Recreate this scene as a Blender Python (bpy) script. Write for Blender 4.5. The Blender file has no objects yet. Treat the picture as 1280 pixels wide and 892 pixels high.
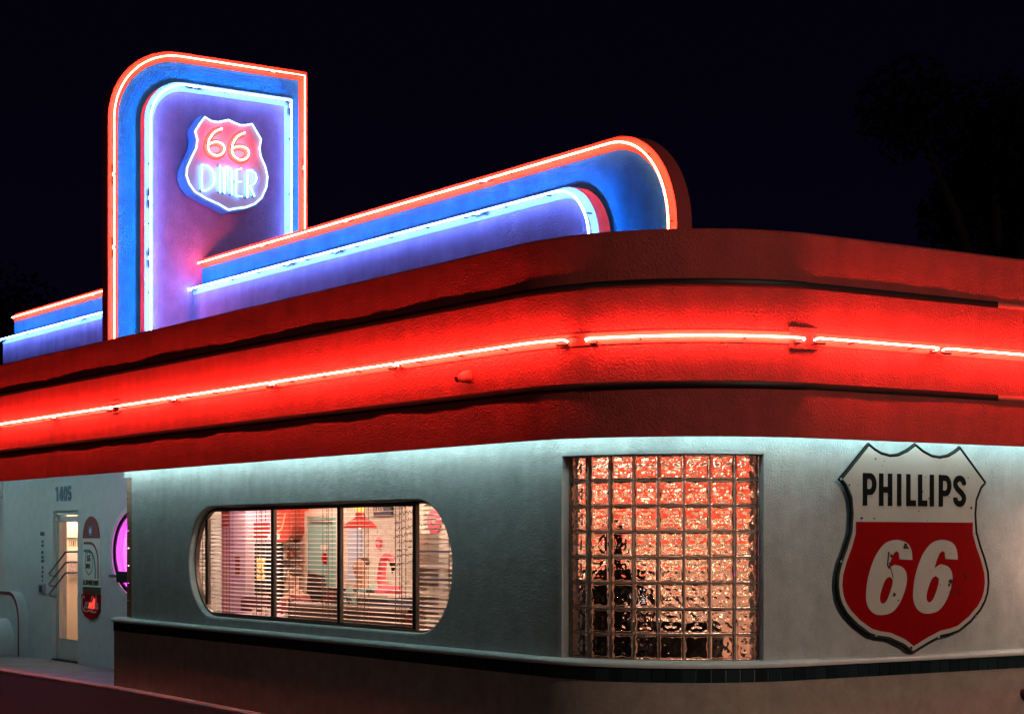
import bpy, math, random
from mathutils import Vector, Matrix, noise
from mathutils.geometry import tessellate_polygon
random.seed(7)
S = bpy.context.scene
C = S.collection
PI = math.pi

# ------------------------------------------------------------------ camera, world, exposure
cam_d = bpy.data.cameras.new("camera")
cam = bpy.data.objects.new("camera", cam_d)
C.objects.link(cam)
cam.location = (10.236, -8.084, 1.66)
YAW = math.radians(33.9)
cam.rotation_euler = (PI / 2, 0, math.atan2(math.cos(YAW), math.sin(YAW)))
cam_d.sensor_width = 36
cam_d.lens = 36 * 2340.6 / 1280
cam_d.shift_y = (672.7 - 446) / 1280
cam_d.clip_start = 0.1
cam_d.clip_end = 3000
S.camera = cam

W = bpy.data.worlds.new("World")
S.world = W
W.use_nodes = True
nt = W.node_tree
bg = nt.nodes["Background"]
tc = nt.nodes.new("ShaderNodeTexCoord")
sx = nt.nodes.new("ShaderNodeSeparateXYZ")
nt.links.new(tc.outputs["Generated"], sx.inputs[0])
cr = nt.nodes.new("ShaderNodeValToRGB")
cr.color_ramp.elements[0].position = 0.0
cr.color_ramp.elements[0].color = (0.0016, 0.0011, 0.0055, 1)
cr.color_ramp.elements[1].position = 0.45
cr.color_ramp.elements[1].color = (0.0005, 0.0004, 0.0020, 1)
nt.links.new(sx.outputs["Z"], cr.inputs[0])
nt.links.new(cr.outputs[0], bg.inputs[0])
bg.inputs[1].default_value = 1.0

S.view_settings.view_transform = 'Standard'
S.view_settings.look = 'None'
S.view_settings.exposure = 0
S.view_settings.gamma = 1
S.render.engine = 'CYCLES'
S.cycles.use_denoising = True
S.cycles.max_bounces = 8
S.cycles.transmission_bounces = 8
S.cycles.transparent_max_bounces = 12
S.cycles.sample_clamp_indirect = 6
S.cycles.caustics_reflective = False

# ------------------------------------------------------------------ materials
def mat_new(name):
    m = bpy.data.materials.new(name)
    m.use_nodes = True
    t = m.node_tree
    return m, t, t.nodes["Principled BSDF"]

def mat(name, col, rough=0.6, metal=0.0, var=0.0, vscale=3.0, bump=0.0, bscale=60.0, spec=0.5,
        bump2=0.0, b2scale=3.0, bdist=0.01, coat=0.0, spots=None, obj_random=0.0, streak=0.0):
    m, t, b = mat_new(name)
    N, L = t.nodes, t.links
    geo = N.new("ShaderNodeNewGeometry")
    base = N.new("ShaderNodeRGB"); base.outputs[0].default_value = (*col, 1)
    src = base.outputs[0]
    if var > 0:
        n = N.new("ShaderNodeTexNoise"); n.inputs["Scale"].default_value = vscale; n.inputs["Detail"].default_value = 8
        n.inputs["Roughness"].default_value = 0.65
        L.new(geo.outputs["Position"], n.inputs["Vector"])
        mr = N.new("ShaderNodeMapRange"); mr.inputs[1].default_value = 0.3; mr.inputs[2].default_value = 0.7
        mr.inputs[3].default_value = 1 - var; mr.inputs[4].default_value = 1 + var * 0.6
        L.new(n.outputs["Fac"], mr.inputs[0])
        mx = N.new("ShaderNodeVectorMath"); mx.operation = 'SCALE'
        L.new(src, mx.inputs[0]); L.new(mr.outputs[0], mx.inputs["Scale"])
        src = mx.outputs[0]
    if streak > 0:
        vm = N.new("ShaderNodeVectorMath"); vm.operation = 'MULTIPLY'; vm.inputs[1].default_value = (2.6, 2.6, 0.38)
        L.new(geo.outputs["Position"], vm.inputs[0])
        n = N.new("ShaderNodeTexNoise"); n.inputs["Scale"].default_value = 1.6; n.inputs["Detail"].default_value = 4; n.inputs["Roughness"].default_value = 0.55
        L.new(vm.outputs[0], n.inputs["Vector"])
        mr = N.new("ShaderNodeMapRange"); mr.inputs[1].default_value = 0.42; mr.inputs[2].default_value = 0.72
        mr.inputs[3].default_value = 1.0; mr.inputs[4].default_value = 1 - streak
        L.new(n.outputs["Fac"], mr.inputs[0])
        mx = N.new("ShaderNodeVectorMath"); mx.operation = 'SCALE'
        L.new(src, mx.inputs[0]); L.new(mr.outputs[0], mx.inputs["Scale"])
        src = mx.outputs[0]
    if obj_random > 0:
        oi = N.new("ShaderNodeObjectInfo")
        mr = N.new("ShaderNodeMapRange"); mr.inputs[3].default_value = 1 - obj_random; mr.inputs[4].default_value = 1 + obj_random
        L.new(oi.outputs["Random"], mr.inputs[0])
        mx = N.new("ShaderNodeVectorMath"); mx.operation = 'SCALE'
        L.new(src, mx.inputs[0]); L.new(mr.outputs[0], mx.inputs["Scale"])
        src = mx.outputs[0]
    if spots:
        scol, sscale, thr = spots
        n = N.new("ShaderNodeTexNoise"); n.inputs["Scale"].default_value = sscale; n.inputs["Detail"].default_value = 5
        L.new(geo.outputs["Position"], n.inputs["Vector"])
        r = N.new("ShaderNodeValToRGB"); r.color_ramp.elements[0].position = thr; r.color_ramp.elements[1].position = thr + 0.03
        L.new(n.outputs["Fac"], r.inputs[0])
        mx = N.new("ShaderNodeMix"); mx.data_type = 'RGBA'
        L.new(r.outputs[0], mx.inputs[0]); L.new(src, mx.inputs[6]); mx.inputs[7].default_value = (*scol, 1)
        src = mx.outputs[2]
    L.new(src, b.inputs["Base Color"])
    b.inputs["Roughness"].default_value = rough
    b.inputs["Metallic"].default_value = metal
    b.inputs["Specular IOR Level"].default_value = spec
    b.inputs["Coat Weight"].default_value = coat
    prev = None
    for st, sc, dist in ((bump2, b2scale, 0.03), (bump, bscale, bdist)):
        if st > 0:
            n = N.new("ShaderNodeTexNoise"); n.inputs["Scale"].default_value = sc; n.inputs["Detail"].default_value = 6
            n.inputs["Roughness"].default_value = 0.6
            L.new(geo.outputs["Position"], n.inputs["Vector"])
            bp = N.new("ShaderNodeBump"); bp.inputs["Strength"].default_value = st; bp.inputs["Distance"].default_value = dist
            L.new(n.outputs["Fac"], bp.inputs["Height"])
            if prev: L.new(prev, bp.inputs["Normal"])
            prev = bp.outputs["Normal"]
    if prev: L.new(prev, b.inputs["Normal"])
    return m

def emit(name, col, strength, ends=False):
    m, t, b = mat_new(name)
    b.inputs["Base Color"].default_value = (0.02, 0.02, 0.02, 1)
    b.inputs["Emission Color"].default_value = (*col, 1)
    b.inputs["Emission Strength"].default_value = strength
    return m

M = {}
M['stucco'] = mat('pale_painted_stucco', (0.53, 0.54, 0.53), 0.85, var=0.18, vscale=6, bump=0.55, bscale=75, bump2=0.45, b2scale=5, bdist=0.018, spec=0.25, streak=0.13)
M['stucco_door'] = mat('pale_stucco_entry', (0.56, 0.60, 0.62), 0.85, var=0.10, vscale=6, bump=0.4, bscale=90, bump2=0.2, b2scale=5, spec=0.25)
M['brown'] = mat('brown_stucco', (0.40, 0.33, 0.28), 0.85, streak=0.07, var=0.22, vscale=7, bump=0.5, bscale=80, bump2=0.2, b2scale=4, bdist=0.012, spec=0.25)
M['red'] = mat('red_painted_stucco', (0.46, 0.052, 0.045), 0.65, var=0.18, vscale=7, bump=0.9, bscale=62, bump2=0.35, b2scale=4, bdist=0.020, spec=0.45, streak=0.22)
M['redstrip'] = mat('red_backing_paint', (0.62, 0.12, 0.085), 0.6, var=0.08, vscale=12, bump=0.2, bscale=60)
M['ledge'] = mat('ledge_plaster', (0.62, 0.64, 0.62), 0.7, var=0.12, vscale=10, bump=0.25, bscale=70, bump2=0.3, b2scale=4)
M['tile'] = mat('dark_green_tile', (0.016, 0.030, 0.034), 0.16, spec=0.6, obj_random=0.35)
M['grout'] = mat('pale_grout', (0.30, 0.30, 0.29), 0.9)
M['trim'] = mat('black_trim', (0.010, 0.009, 0.009), 0.5, metal=0.0, spec=0.3, bump=0.15, bscale=9, bdist=0.01)
M['trimred'] = mat('trim_painted_red', (0.55, 0.14, 0.11), 0.35, metal=0.0)
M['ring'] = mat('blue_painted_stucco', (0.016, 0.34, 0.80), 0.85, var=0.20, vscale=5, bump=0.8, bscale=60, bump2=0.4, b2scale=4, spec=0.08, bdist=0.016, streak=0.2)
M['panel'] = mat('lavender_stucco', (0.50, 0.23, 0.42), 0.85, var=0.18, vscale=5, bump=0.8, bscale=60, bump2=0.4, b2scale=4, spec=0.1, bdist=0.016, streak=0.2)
M['edge_red'] = mat('dark_red_edge', (0.30, 0.03, 0.03), 0.8, var=0.1, bump=0.4, bscale=80)
M['stripe_red'] = mat('red_paint_stripe', (0.70, 0.10, 0.05), 0.6, var=0.06)
M['stripe_blue'] = mat('pale_blue_paint_stripe', (0.48, 0.46, 0.72), 0.6, var=0.06)
M['neon_red'] = emit('neon_red_orange', (1.0, 0.066, 0.042), 270)
M['neon_red2'] = emit('neon_red_orange_sign', (1.0, 0.10, 0.05), 85)
M['neon_blue'] = emit('neon_blue', (0.11, 0.33, 1.0), 100)
M['neon_white'] = emit('neon_ice_white', (0.48, 0.72, 1.0), 3.2)
M['neon_ice'] = emit('neon_ice_letters', (0.20, 0.46, 1.0), 22)
M['neon_num'] = emit('neon_orange_numerals', (1.0, 0.05, 0.06), 120)
M['neon_pink'] = emit('neon_magenta', (1.0, 0.02, 0.90), 7)
M['neon_open'] = emit('neon_open_letters', (1.0, 0.35, 0.70), 14)
M['soffit_tube'] = emit('cool_tube', (0.50, 0.96, 0.97), 27)
M['electrode'] = mat('black_electrode', (0.02, 0.006, 0.006), 0.5)
M['glassy'] = mat('clear_standoff', (0.5, 0.5, 0.5), 0.2)
M['bronze'] = mat('dark_bronze_frame', (0.15, 0.125, 0.11), 0.35, metal=0.6)
M['alu'] = mat('door_aluminium', (0.60, 0.62, 0.60), 0.45, metal=0.2, var=0.05)
M['steel'] = mat('brushed_steel', (0.5, 0.5, 0.5), 0.25, metal=1.0)
M['black'] = mat('flat_black', (0.010, 0.010, 0.010), 0.6, spec=0.25)
M['ink'] = mat('sign_black', (0.008, 0.008, 0.008), 0.8, spec=0.04, spots=((0.24, 0.23, 0.21), 34, 0.69))
M['signwhite'] = mat('sign_enamel_white', (0.56, 0.51, 0.46), 0.7, spec=0.08, var=0.10, vscale=4, spots=((0.03, 0.02, 0.015), 17, 0.715))
M['signred'] = mat('sign_enamel_red', (0.33, 0.002, 0.003), 0.75, spec=0.04, var=0.15, vscale=5, spots=((0.03, 0.008, 0.006), 15, 0.715))
M['rust'] = mat('chipped_enamel', (0.02, 0.013, 0.01), 0.8)
M['numblue'] = mat('house_number_blue', (0.03, 0.10, 0.16), 0.5)
M['can'] = mat('sign_can_blue', (0.06, 0.25, 0.62), 0.4, var=0.1)
M['face'] = mat('sign_face_white', (0.55, 0.44, 0.62), 0.4)
M['facenum'] = mat('numeral_paint', (0.80, 0.16, 0.08), 0.4)
M['faceltr'] = mat('letter_paint', (0.30, 0.42, 0.62), 0.4)
M['maroon'] = mat('maroon_paint', (0.22, 0.035, 0.035), 0.6, var=0.1)
M['teal'] = mat('teal_paint', (0.03, 0.20, 0.22), 0.6)
M['white'] = mat('white_paint', (0.72, 0.72, 0.70), 0.6, var=0.05)
M['green'] = mat('dark_green_paint', (0.03, 0.07, 0.03), 0.6)
M['greypl'] = mat('grey_plastic', (0.35, 0.38, 0.40), 0.5)
M['asphalt'] = mat('asphalt', (0.016, 0.009, 0.013), 0.95, spec=0.1, var=0.35, vscale=8, bump=0.7, bscale=160, bdist=0.01, bump2=0.2, b2scale=2)
M['walk'] = mat('concrete_walk', (0.26, 0.23, 0.24), 0.8, var=0.28, vscale=2.2, bump=0.4, bscale=120, bump2=0.2, b2scale=2)
M['kerb'] = mat('kerb_concrete', (0.34, 0.28, 0.27), 0.8, var=0.2, vscale=5, bump=0.4, bscale=90)
M['roofm'] = mat('roof_gravel', (0.16, 0.15, 0.15), 0.9, var=0.2, bump=0.6, bscale=60)
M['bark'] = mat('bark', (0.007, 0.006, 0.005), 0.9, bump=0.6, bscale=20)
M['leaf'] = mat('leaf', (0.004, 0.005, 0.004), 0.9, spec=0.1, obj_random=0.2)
# interior
M['cream'] = mat('cream_wall', (0.78, 0.66, 0.50), 0.8, var=0.04)
M['brickw'] = mat('white_brick', (0.80, 0.74, 0.68), 0.7, var=0.06, obj_random=0.05)
M['peach'] = mat('peach_wall', (0.90, 0.66, 0.54), 0.8, var=0.25, vscale=1.6)
M['coral'] = mat('coral_wall', (0.72, 0.10, 0.06), 0.8, var=0.15)
M['purple'] = mat('lilac_column', (0.62, 0.42, 0.62), 0.7)
M['doorteal'] = mat('teal_door', (0.20, 0.50, 0.50), 0.5)
M['floor'] = mat('diner_floor', (0.25, 0.18, 0.16), 0.4)
M['ceil'] = mat('ceiling_white', (0.7, 0.66, 0.6), 0.9)
M['lampred'] = mat('red_enamel', (0.60, 0.03, 0.03), 0.3)
M['flam'] = mat('flamingo_pink', (0.85, 0.12, 0.18), 0.6)
M['slat'] = mat('cream_slat', (0.74, 0.62, 0.57), 0.35, obj_random=0.08)
M['tape'] = mat('ladder_cord', (0.25, 0.13, 0.11), 0.7)
M['skin'] = mat('skin', (0.55, 0.32, 0.22), 0.55)
M['hair'] = mat('brown_hair', (0.08, 0.04, 0.02), 0.6)
M['shirt'] = mat('teal_shirt', (0.25, 0.42, 0.44), 0.8, spots=((0.04, 0.05, 0.07), 9, 0.5))
M['dark'] = mat('silhouette_dark', (0.012, 0.008, 0.008), 0.9)
M['jeans'] = mat('dark_jeans', (0.02, 0.03, 0.06), 0.9)
M['booth'] = mat('maroon_vinyl', (0.07, 0.008, 0.008), 0.35)
M['counter'] = mat('dark_counter', (0.02, 0.012, 0.01), 0.4)
M['navy'] = mat('navy_panel', (0.03, 0.05, 0.10), 0.5)
M['tabletop'] = mat('cream_laminate', (0.70, 0.58, 0.46), 0.3)
M['chrome'] = mat('chrome', (0.8, 0.8, 0.8), 0.08, metal=1.0)
M['bluewin'] = mat('pale_blue_board', (0.42, 0.55, 0.80), 0.5)
M['pink'] = mat('pink_disc', (0.85, 0.12, 0.22), 0.6)
M['orange'] = mat('orange_stripe', (0.80, 0.12, 0.03), 0.6)
M['bulb'] = emit('warm_bulb', (1.0, 0.62, 0.25), 14)
M['globe'] = emit('glint_globe', (1.0, 0.58, 0.34), 16)
M['panel_lamp'] = emit('assumed_ceiling_lamp', (1.0, 0.63, 0.45), 76)
M['cool_lamp'] = emit('white_fixture', (0.8, 0.95, 1.0), 0.9)
M['amber_text'] = emit('amber_letters', (1.0, 0.42, 0.08), 2.5)
M['redglow'] = emit('coral_neon', (1.0, 0.13, 0.05), 4)
M['mortar'] = mat('glass_block_mortar', (0.26, 0.24, 0.21), 0.8, var=0.1)
M['assumed_streetbulb'] = emit('assumed_street_bulb', (1.0, 0.72, 0.42), 20)
M['bottle'] = mat('amber_bottle', (0.25, 0.06, 0.02), 0.15, obj_random=0.5)
M['cup'] = mat('white_cup', (0.75, 0.7, 0.65), 0.3)
M['paper'] = mat('picture_print', (0.50, 0.40, 0.36), 0.7, var=0.8, vscale=25)

def pane_mat():
    m, t, b = mat_new('window_glass')
    N, L = t.nodes, t.links
    N.remove(b)
    out = N["Material Output"]
    tr = N.new("ShaderNodeBsdfTransparent"); tr.inputs[0].default_value = (0.93, 0.95, 0.94, 1)
    gl = N.new("ShaderNodeBsdfGlossy"); gl.inputs["Roughness"].default_value = 0.02
    fr = N.new("ShaderNodeFresnel"); fr.inputs[0].default_value = 1.45
    mx = N.new("ShaderNodeMixShader")
    ge = N.new("ShaderNodeNewGeometry")
    sb_ = N.new("ShaderNodeMath"); sb_.operation = 'SUBTRACT'; sb_.inputs[0].default_value = 1.0
    ml = N.new("ShaderNodeMath"); ml.operation = 'MULTIPLY'
    L.new(ge.outputs["Backfacing"], sb_.inputs[1]); L.new(fr.outputs[0], ml.inputs[0]); L.new(sb_.outputs[0], ml.inputs[1])
    L.new(ml.outputs[0], mx.inputs[0]); L.new(tr.outputs[0], mx.inputs[1]); L.new(gl.outputs[0], mx.inputs[2])
    L.new(mx.outputs[0], out.inputs[0])
    return m
M['pane'] = pane_mat()

def block_mat(tint=(1, 0.95, 0.90)):
    m, t, b = mat_new('pressed_glass_block')
    N, L = t.nodes, t.links
    b.inputs["Base Color"].default_value = (*tint, 1)
    b.inputs["Roughness"].default_value = 0.03
    b.inputs["IOR"].default_value = 1.40
    b.inputs["Transmission Weight"].default_value = 1.0
    oi = N.new("ShaderNodeObjectInfo")
    tc = N.new("ShaderNodeTexCoord")
    ad = N.new("ShaderNodeVectorMath"); ad.operation = 'ADD'
    sc = N.new("ShaderNodeVectorMath"); sc.operation = 'SCALE'
    sc.inputs[0].default_value = (7.1, 3.3, 5.7)
    L.new(oi.outputs["Random"], sc.inputs["Scale"])
    L.new(tc.outputs["Object"], ad.inputs[0]); L.new(sc.outputs[0], ad.inputs[1])
    n = N.new("ShaderNodeTexNoise"); n.inputs["Scale"].default_value = 11.5; n.inputs["Detail"].default_value = 0.6
    n.inputs["Distortion"].default_value = 1.6
    L.new(ad.outputs[0], n.inputs["Vector"])
    bp = N.new("ShaderNodeBump"); bp.inputs["Strength"].default_value = 0.22; bp.inputs["Distance"].default_value = 0.02
    L.new(n.outputs["Fac"], bp.inputs["Height"])
    L.new(bp.outputs[0], b.inputs["Normal"])
    return m
M['block'] = block_mat()
def rim_mat():  # for added sheets that pass room light and imitate bright block rims
    m, t, b = mat_new('rim_glow_translucent')
    N, L = t.nodes, t.links
    tl = N.new("ShaderNodeBsdfTranslucent"); tl.inputs[0].default_value = (0.98, 0.66, 0.48, 1)
    mx = N.new("ShaderNodeMixShader"); mx.inputs[0].default_value = 0.92
    b.inputs["Base Color"].default_value = (0.35, 0.22, 0.16, 1); b.inputs["Roughness"].default_value = 0.2
    L.new(b.outputs[0], mx.inputs[1]); L.new(tl.outputs[0], mx.inputs[2]); L.new(mx.outputs[0], N["Material Output"].inputs[0])
    return m
M['rim'] = rim_mat()
M['amberblock'] = mat('amber_glow_block_face', (0.55, 0.30, 0.18), 0.12, var=0.5, vscale=40, bump=0.8, bscale=30, obj_random=0.3)  # amber light in the glass put into an opaque colour

# ------------------------------------------------------------------ object helpers
def link(o, parent=None):
    C.objects.link(o)
    if parent: o.parent = parent
    return o

def root_loc(o):
    v = Vector((0, 0, 0))
    while o is not None:
        v += Vector(o.location); o = o.parent
    return v

def thing(name, label, cat, loc=(0, 0, 0), group=None):
    o = bpy.data.objects.new(name, None); o.location = loc
    o.empty_display_size = 0.2
    C.objects.link(o)
    o['label'] = label; o['category'] = cat
    if group: o['group'] = group
    return o

def tag(o, label, cat, group=None):
    o['label'] = label; o['category'] = cat
    if group: o['group'] = group
    return o

class MB:
    def __init__(s): s.v = []; s.f = []
    def add(s, vs, fs):
        n = len(s.v); s.v += [tuple(v) for v in vs]; s.f += [tuple(i + n for i in f) for f in fs]
        return s
    def box(s, a, b):
        x0, y0, z0 = a; x1, y1, z1 = b
        return s.add([(x0,y0,z0),(x1,y0,z0),(x1,y1,z0),(x0,y1,z0),(x0,y0,z1),(x1,y0,z1),(x1,y1,z1),(x0,y1,z1)],
                     [(0,3,2,1),(4,5,6,7),(0,1,5,4),(1,2,6,5),(2,3,7,6),(3,0,4,7)])
    def tube(s, pts, r, n=8, cap=True):
        pts = [Vector(p) for p in pts]
        rings = []
        up = None
        for i, p in enumerate(pts):
            d = (pts[min(i+1, len(pts)-1)] - pts[max(i-1, 0)])
            if d.length < 1e-9: d = Vector((0,0,1))
            d.normalize()
            if up is None:
                up = Vector((0,0,1)) if abs(d.z) < 0.9 else Vector((1,0,0))
            a = d.cross(up)
            if a.length < 1e-5: a = d.cross(Vector((0,1,0)))
            a.normalize(); b = a.cross(d).normalized(); up = b
            rr = r[i] if isinstance(r, (list, tuple)) else r
            rings.append([p + a*math.cos(t*2*PI/n)*rr + b*math.sin(t*2*PI/n)*rr for t in range(n)])
        vs = [v for R_ in rings for v in R_]; fs = []
        for i in range(len(rings)-1):
            for t in range(n):
                fs.append((i*n+t, i*n+(t+1)%n, (i+1)*n+(t+1)%n, (i+1)*n+t))
        if cap:
            fs.append(tuple(reversed(range(n)))); fs.append(tuple((len(rings)-1)*n+t for t in range(n)))
        return s.add(vs, fs)
    def extrude(s, outer, holes, fr, bk):
        """outer/holes: 2D loops, fr/bk: functions 2D -> 3D for the front and back faces"""
        loops = [outer] + list(holes)
        tris = tessellate_polygon([[Vector((p[0], p[1], 0)) for p in l] for l in loops])
        flat = [p for l in loops for p in l]
        n = len(flat)
        vs = [fr(*p) for p in flat] + [bk(*p) for p in flat]
        fs = [tuple(t) for t in tris] + [tuple(i+n for i in reversed(t)) for t in tris]
        k = 0
        for l in loops:
            m = len(l)
            for i in range(m):
                j = (i+1) % m
                fs.append((k+i, k+i+n, k+j+n, k+j))
            k += m
        return s.add(vs, fs)
    def lathe(s, c, prof, n=20, axis='z'):
        vs = []; fs = []
        for r, h in prof:
            for t in range(n):
                a = 2*PI*t/n
                if axis == 'z': vs.append((c[0]+r*math.cos(a), c[1]+r*math.sin(a), c[2]+h))
                elif axis == 'y': vs.append((c[0]+r*math.cos(a), c[1]+h, c[2]+r*math.sin(a)))
                else: vs.append((c[0]+h, c[1]+r*math.cos(a), c[2]+r*math.sin(a)))
        for i in range(len(prof)-1):
            for t in range(n):
                fs.append((i*n+t, i*n+(t+1)%n, (i+1)*n+(t+1)%n, (i+1)*n+t))
        fs.append(tuple(range(n))[::-1]); fs.append(tuple((len(prof)-1)*n+t for t in range(n)))
        return s.add(vs, fs)
    def mesh(s, name, m, origin=Vector((0,0,0)), angle=35, recalc=True):
        me = bpy.data.meshes.new(name)
        me.from_pydata([Vector(v) - origin for v in s.v], [], s.f)
        if recalc:
            import bmesh
            bm = bmesh.new(); bm.from_mesh(me)
            bmesh.ops.recalc_face_normals(bm, faces=bm.faces); bm.to_mesh(me); bm.free()
        me.materials.append(m)
        if angle:
            me.shade_smooth()
            me.set_sharp_from_angle(angle=math.radians(angle))
        me.update()
        return me
    def build(s, name, m, parent=None, label=None, angle=35, kind=None, recalc=True):
        o = bpy.data.objects.new(name, s.mesh(name, m, root_loc(parent) if parent else Vector((0,0,0)), angle, recalc))
        link(o, parent)
        if label: o['label'] = label
        if kind: o['kind'] = kind
        return o

def inst(name, me, loc, parent=None, rotz=0, rot=None, scale=None):
    o = bpy.data.objects.new(name, me)
    o.location = Vector(loc) - (root_loc(parent) if parent else Vector((0,0,0)))
    o.rotation_euler = rot if rot else (0, 0, rotz)
    if scale: o.scale = scale
    link(o, parent)
    return o

# ------------------------------------------------------------------ the plan of the building: long wall, round corner, side wall
R = 1.313
ARC = R * PI / 2
def P(s, off, z):
    if s <= 0: return Vector((-R + s, -off, z))
    if s <= ARC:
        a = s / R
        return Vector((-R + (R+off)*math.sin(a), R - (R+off)*math.cos(a), z))
    return Vector((off, R + s - ARC, z))
def stations(s0, s1, arcstep=0.06, lin=100.0):
    out = [s0]
    marks = [m for m in (0, ARC) if s0 < m < s1]
    pts = [s0] + marks + [s1]
    for a, b in zip(pts, pts[1:]):
        step = arcstep if (a >= 0 and b <= ARC + 1e-6) else lin
        n = max(1, int(math.ceil((b-a)/step)))
        out += [a + (b-a)*(i+1)/n for i in range(n)]
    return out
def sweep(mb, prof, s0, s1, arcstep=0.06, lin=100.0):
    st = stations(s0, s1, arcstep, lin); n = len(prof)
    vs = [P(s, o, z) for s in st for o, z in prof]; fs = []
    for i in range(len(st)-1):
        for k in range(n):
            fs.append((i*n+k, i*n+(k+1)%n, (i+1)*n+(k+1)%n, (i+1)*n+k))
    fs.append(tuple(range(n))); fs.append(tuple((len(st)-1)*n+k for k in reversed(range(n))))
    mb.add(vs, fs); return mb
def rough_band(mb, off, z0, z1, s0, s1, nz, amp, back, seed, lin=0.08):
    """a stucco band with a gently uneven hand-trowelled front face"""
    st = stations(s0, s1, 0.06, lin); m = nz + 1
    vs = []; fs = []
    for s in st:
        for k in range(m):
            z = z0 + (z1-z0)*k/nz
            d = amp * (noise.noise(Vector((s*1.3, z*3.0, seed))) + 0.6*noise.noise(Vector((s*4.1, z*7.0, seed+9))))
            e = min(1, 4*min(k, nz-k)/nz + 0.35)
            vs.append(P(s, off + d*e, z))
        vs.append(P(s, back, z1)); vs.append(P(s, back, z0))
    n = m + 2
    for i in range(len(st)-1):
        for k in range(n):
            fs.append((i*n+k, i*n+(k+1)%n, (i+1)*n+(k+1)%n, (i+1)*n+k))
    fs.append(tuple(range(n))); fs.append(tuple((len(st)-1)*n+k for k in reversed(range(n))))
    mb.add(vs, fs); return mb

SL = -20.0 + R      # left end of the fascia
SR = ARC + 8.0      # far end of the side wall
XE = -9.36          # left end of the upper long wall
SE = XE + R

# ------------------------------------------------------------------ ground
def struct(o, kind='structure'): o['kind'] = kind; return o
g = MB(); g.add([(-400,-400,-0.035),(400,-400,-0.035),(400,400,-0.035),(-400,400,-0.035)], [(0,1,2,3)])
struct(g.build('asphalt_ground', M['asphalt'], None, angle=0, recalc=False))
# the walk in front of the building: poured slabs with a pale kerb edge
edge = [(-22, -0.62), (-16.5, -0.36), (-13.0, -0.25), (-9.7, -0.12), (-7.6, -0.16), (-5.85, -0.22), (-3.4, -0.28), (-1.3, -0.30)]
for k in range(1, 13):
    a = (PI/2)*k/12
    edge.append((-R + (R+0.30)*math.sin(a), R - (R+0.30)*math.cos(a)))
edge.append((0.30, 9.2))
def off_edge(d):
    out = []
    for i, p in enumerate(edge):
        a = Vector(edge[max(i-1,0)]); b = Vector(edge[min(i+1,len(edge)-1)])
        t = (b-a).normalized(); nrm = Vector((-t.y, t.x))
        out.append((p[0]+nrm.x*d, p[1]+nrm.y*d))
    return out
k_out, k_in = edge, off_edge(0.10)
kb = MB(); n = len(edge)
vs = []
for o_, i_ in zip(k_out, k_in):
    vs += [(o_[0], o_[1], -0.2), (o_[0], o_[1], -0.010), (o_[0]+(i_[0]-o_[0])*.15, o_[1]+(i_[1]-o_[1])*.15, 0.004), (i_[0], i_[1], 0.004), (i_[0], i_[1], -0.2)]
fs = []
for i in range(n-1):
    for k in range(5): fs.append((i*5+k, i*5+(k+1)%5, (i+1)*5+(k+1)%5, (i+1)*5+k))
fs += [(0,1,2,3,4), tuple((n-1)*5+k for k in (4,3,2,1,0))]
kb.add(vs, fs)
kerb = struct(kb.build('kerb', M['kerb'], None))
inner = k_in
wk = bpy.data.objects.new('walkway', None); C.objects.link(wk); wk['kind'] = 'structure'
# slabs across the entrance recess, separated by joints
xs = [-20.5, -18.6, -17.0, -15.4, -13.8, -12.2, -10.9, -9.80]
def edge_y(x):
    for a, b in zip(inner, inner[1:]):
        if a[0] <= x <= b[0]: return a[1] + (b[1]-a[1])*(x-a[0])/(b[0]-a[0])
    return inner[0][1]
for a, b in zip(xs, xs[1:]):
    sb = MB(); gp = 0.008
    sb.extrude([(a+gp, edge_y(a+gp)+0.004), (b-gp, edge_y(b-gp)+0.004), (b-gp, 0.40), (a+gp, 0.40)], [], lambda x, y: (x, y, 0.002), lambda x, y: (x, y, -0.09))
    sb.build('slab', M['walk'], wk, angle=0)
    sb = MB(); sb.extrude([(a+gp, 0.416), (b-gp, 0.416), (b-gp, 1.35), (a+gp, 1.35)], [], lambda x, y: (x, y, 0.0), lambda x, y: (x, y, -0.09))
    sb.build('slab', M['walk'], wk, angle=0)
sb = MB(); sb.box((-20.6, 0.0, -0.12), (-9.7, 3.0, -0.02)); sb.build('slab_bed', M['roofm'], wk, angle=0)

# ------------------------------------------------------------------ diner building
B = thing('diner_building', 'low corner diner with round red fascia, pale stucco walls and glowing neon line', 'building', (-4, 2, 0))

# stadium shaped window opening in the long wall
WX0, WX1, WZ0, WZ1 = -7.83, -2.68, 0.868, 1.973
def stadium(x0, x1, z0, z1, inset=0.0, n=16):
    x0 += inset; x1 -= inset; z0 += inset; z1 -= inset
    r = (z1-z0)/2; cz = (z0+z1)/2; pts = []
    for i in range(n+1):
        a = -PI/2 + PI*i/n; pts.append((x1-r+r*math.cos(a), cz+r*math.sin(a)))
    for i in range(n+1):
        a = PI/2 + PI*i/n; pts.append((x0+r+r*math.cos(a), cz+r*math.sin(a)))
    return pts
m = MB()
op = stadium(WX0, WX1, WZ0, WZ1)
opf = stadium(WX0, WX1, WZ0, WZ1, -0.022)
m.extrude([(XE, 0.76), (-R, 0.76), (-R, 2.50), (XE, 2.50)], [opf], lambda x, z: (x, 0.0, z), lambda x, z: (x, 0.12, z))
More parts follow.
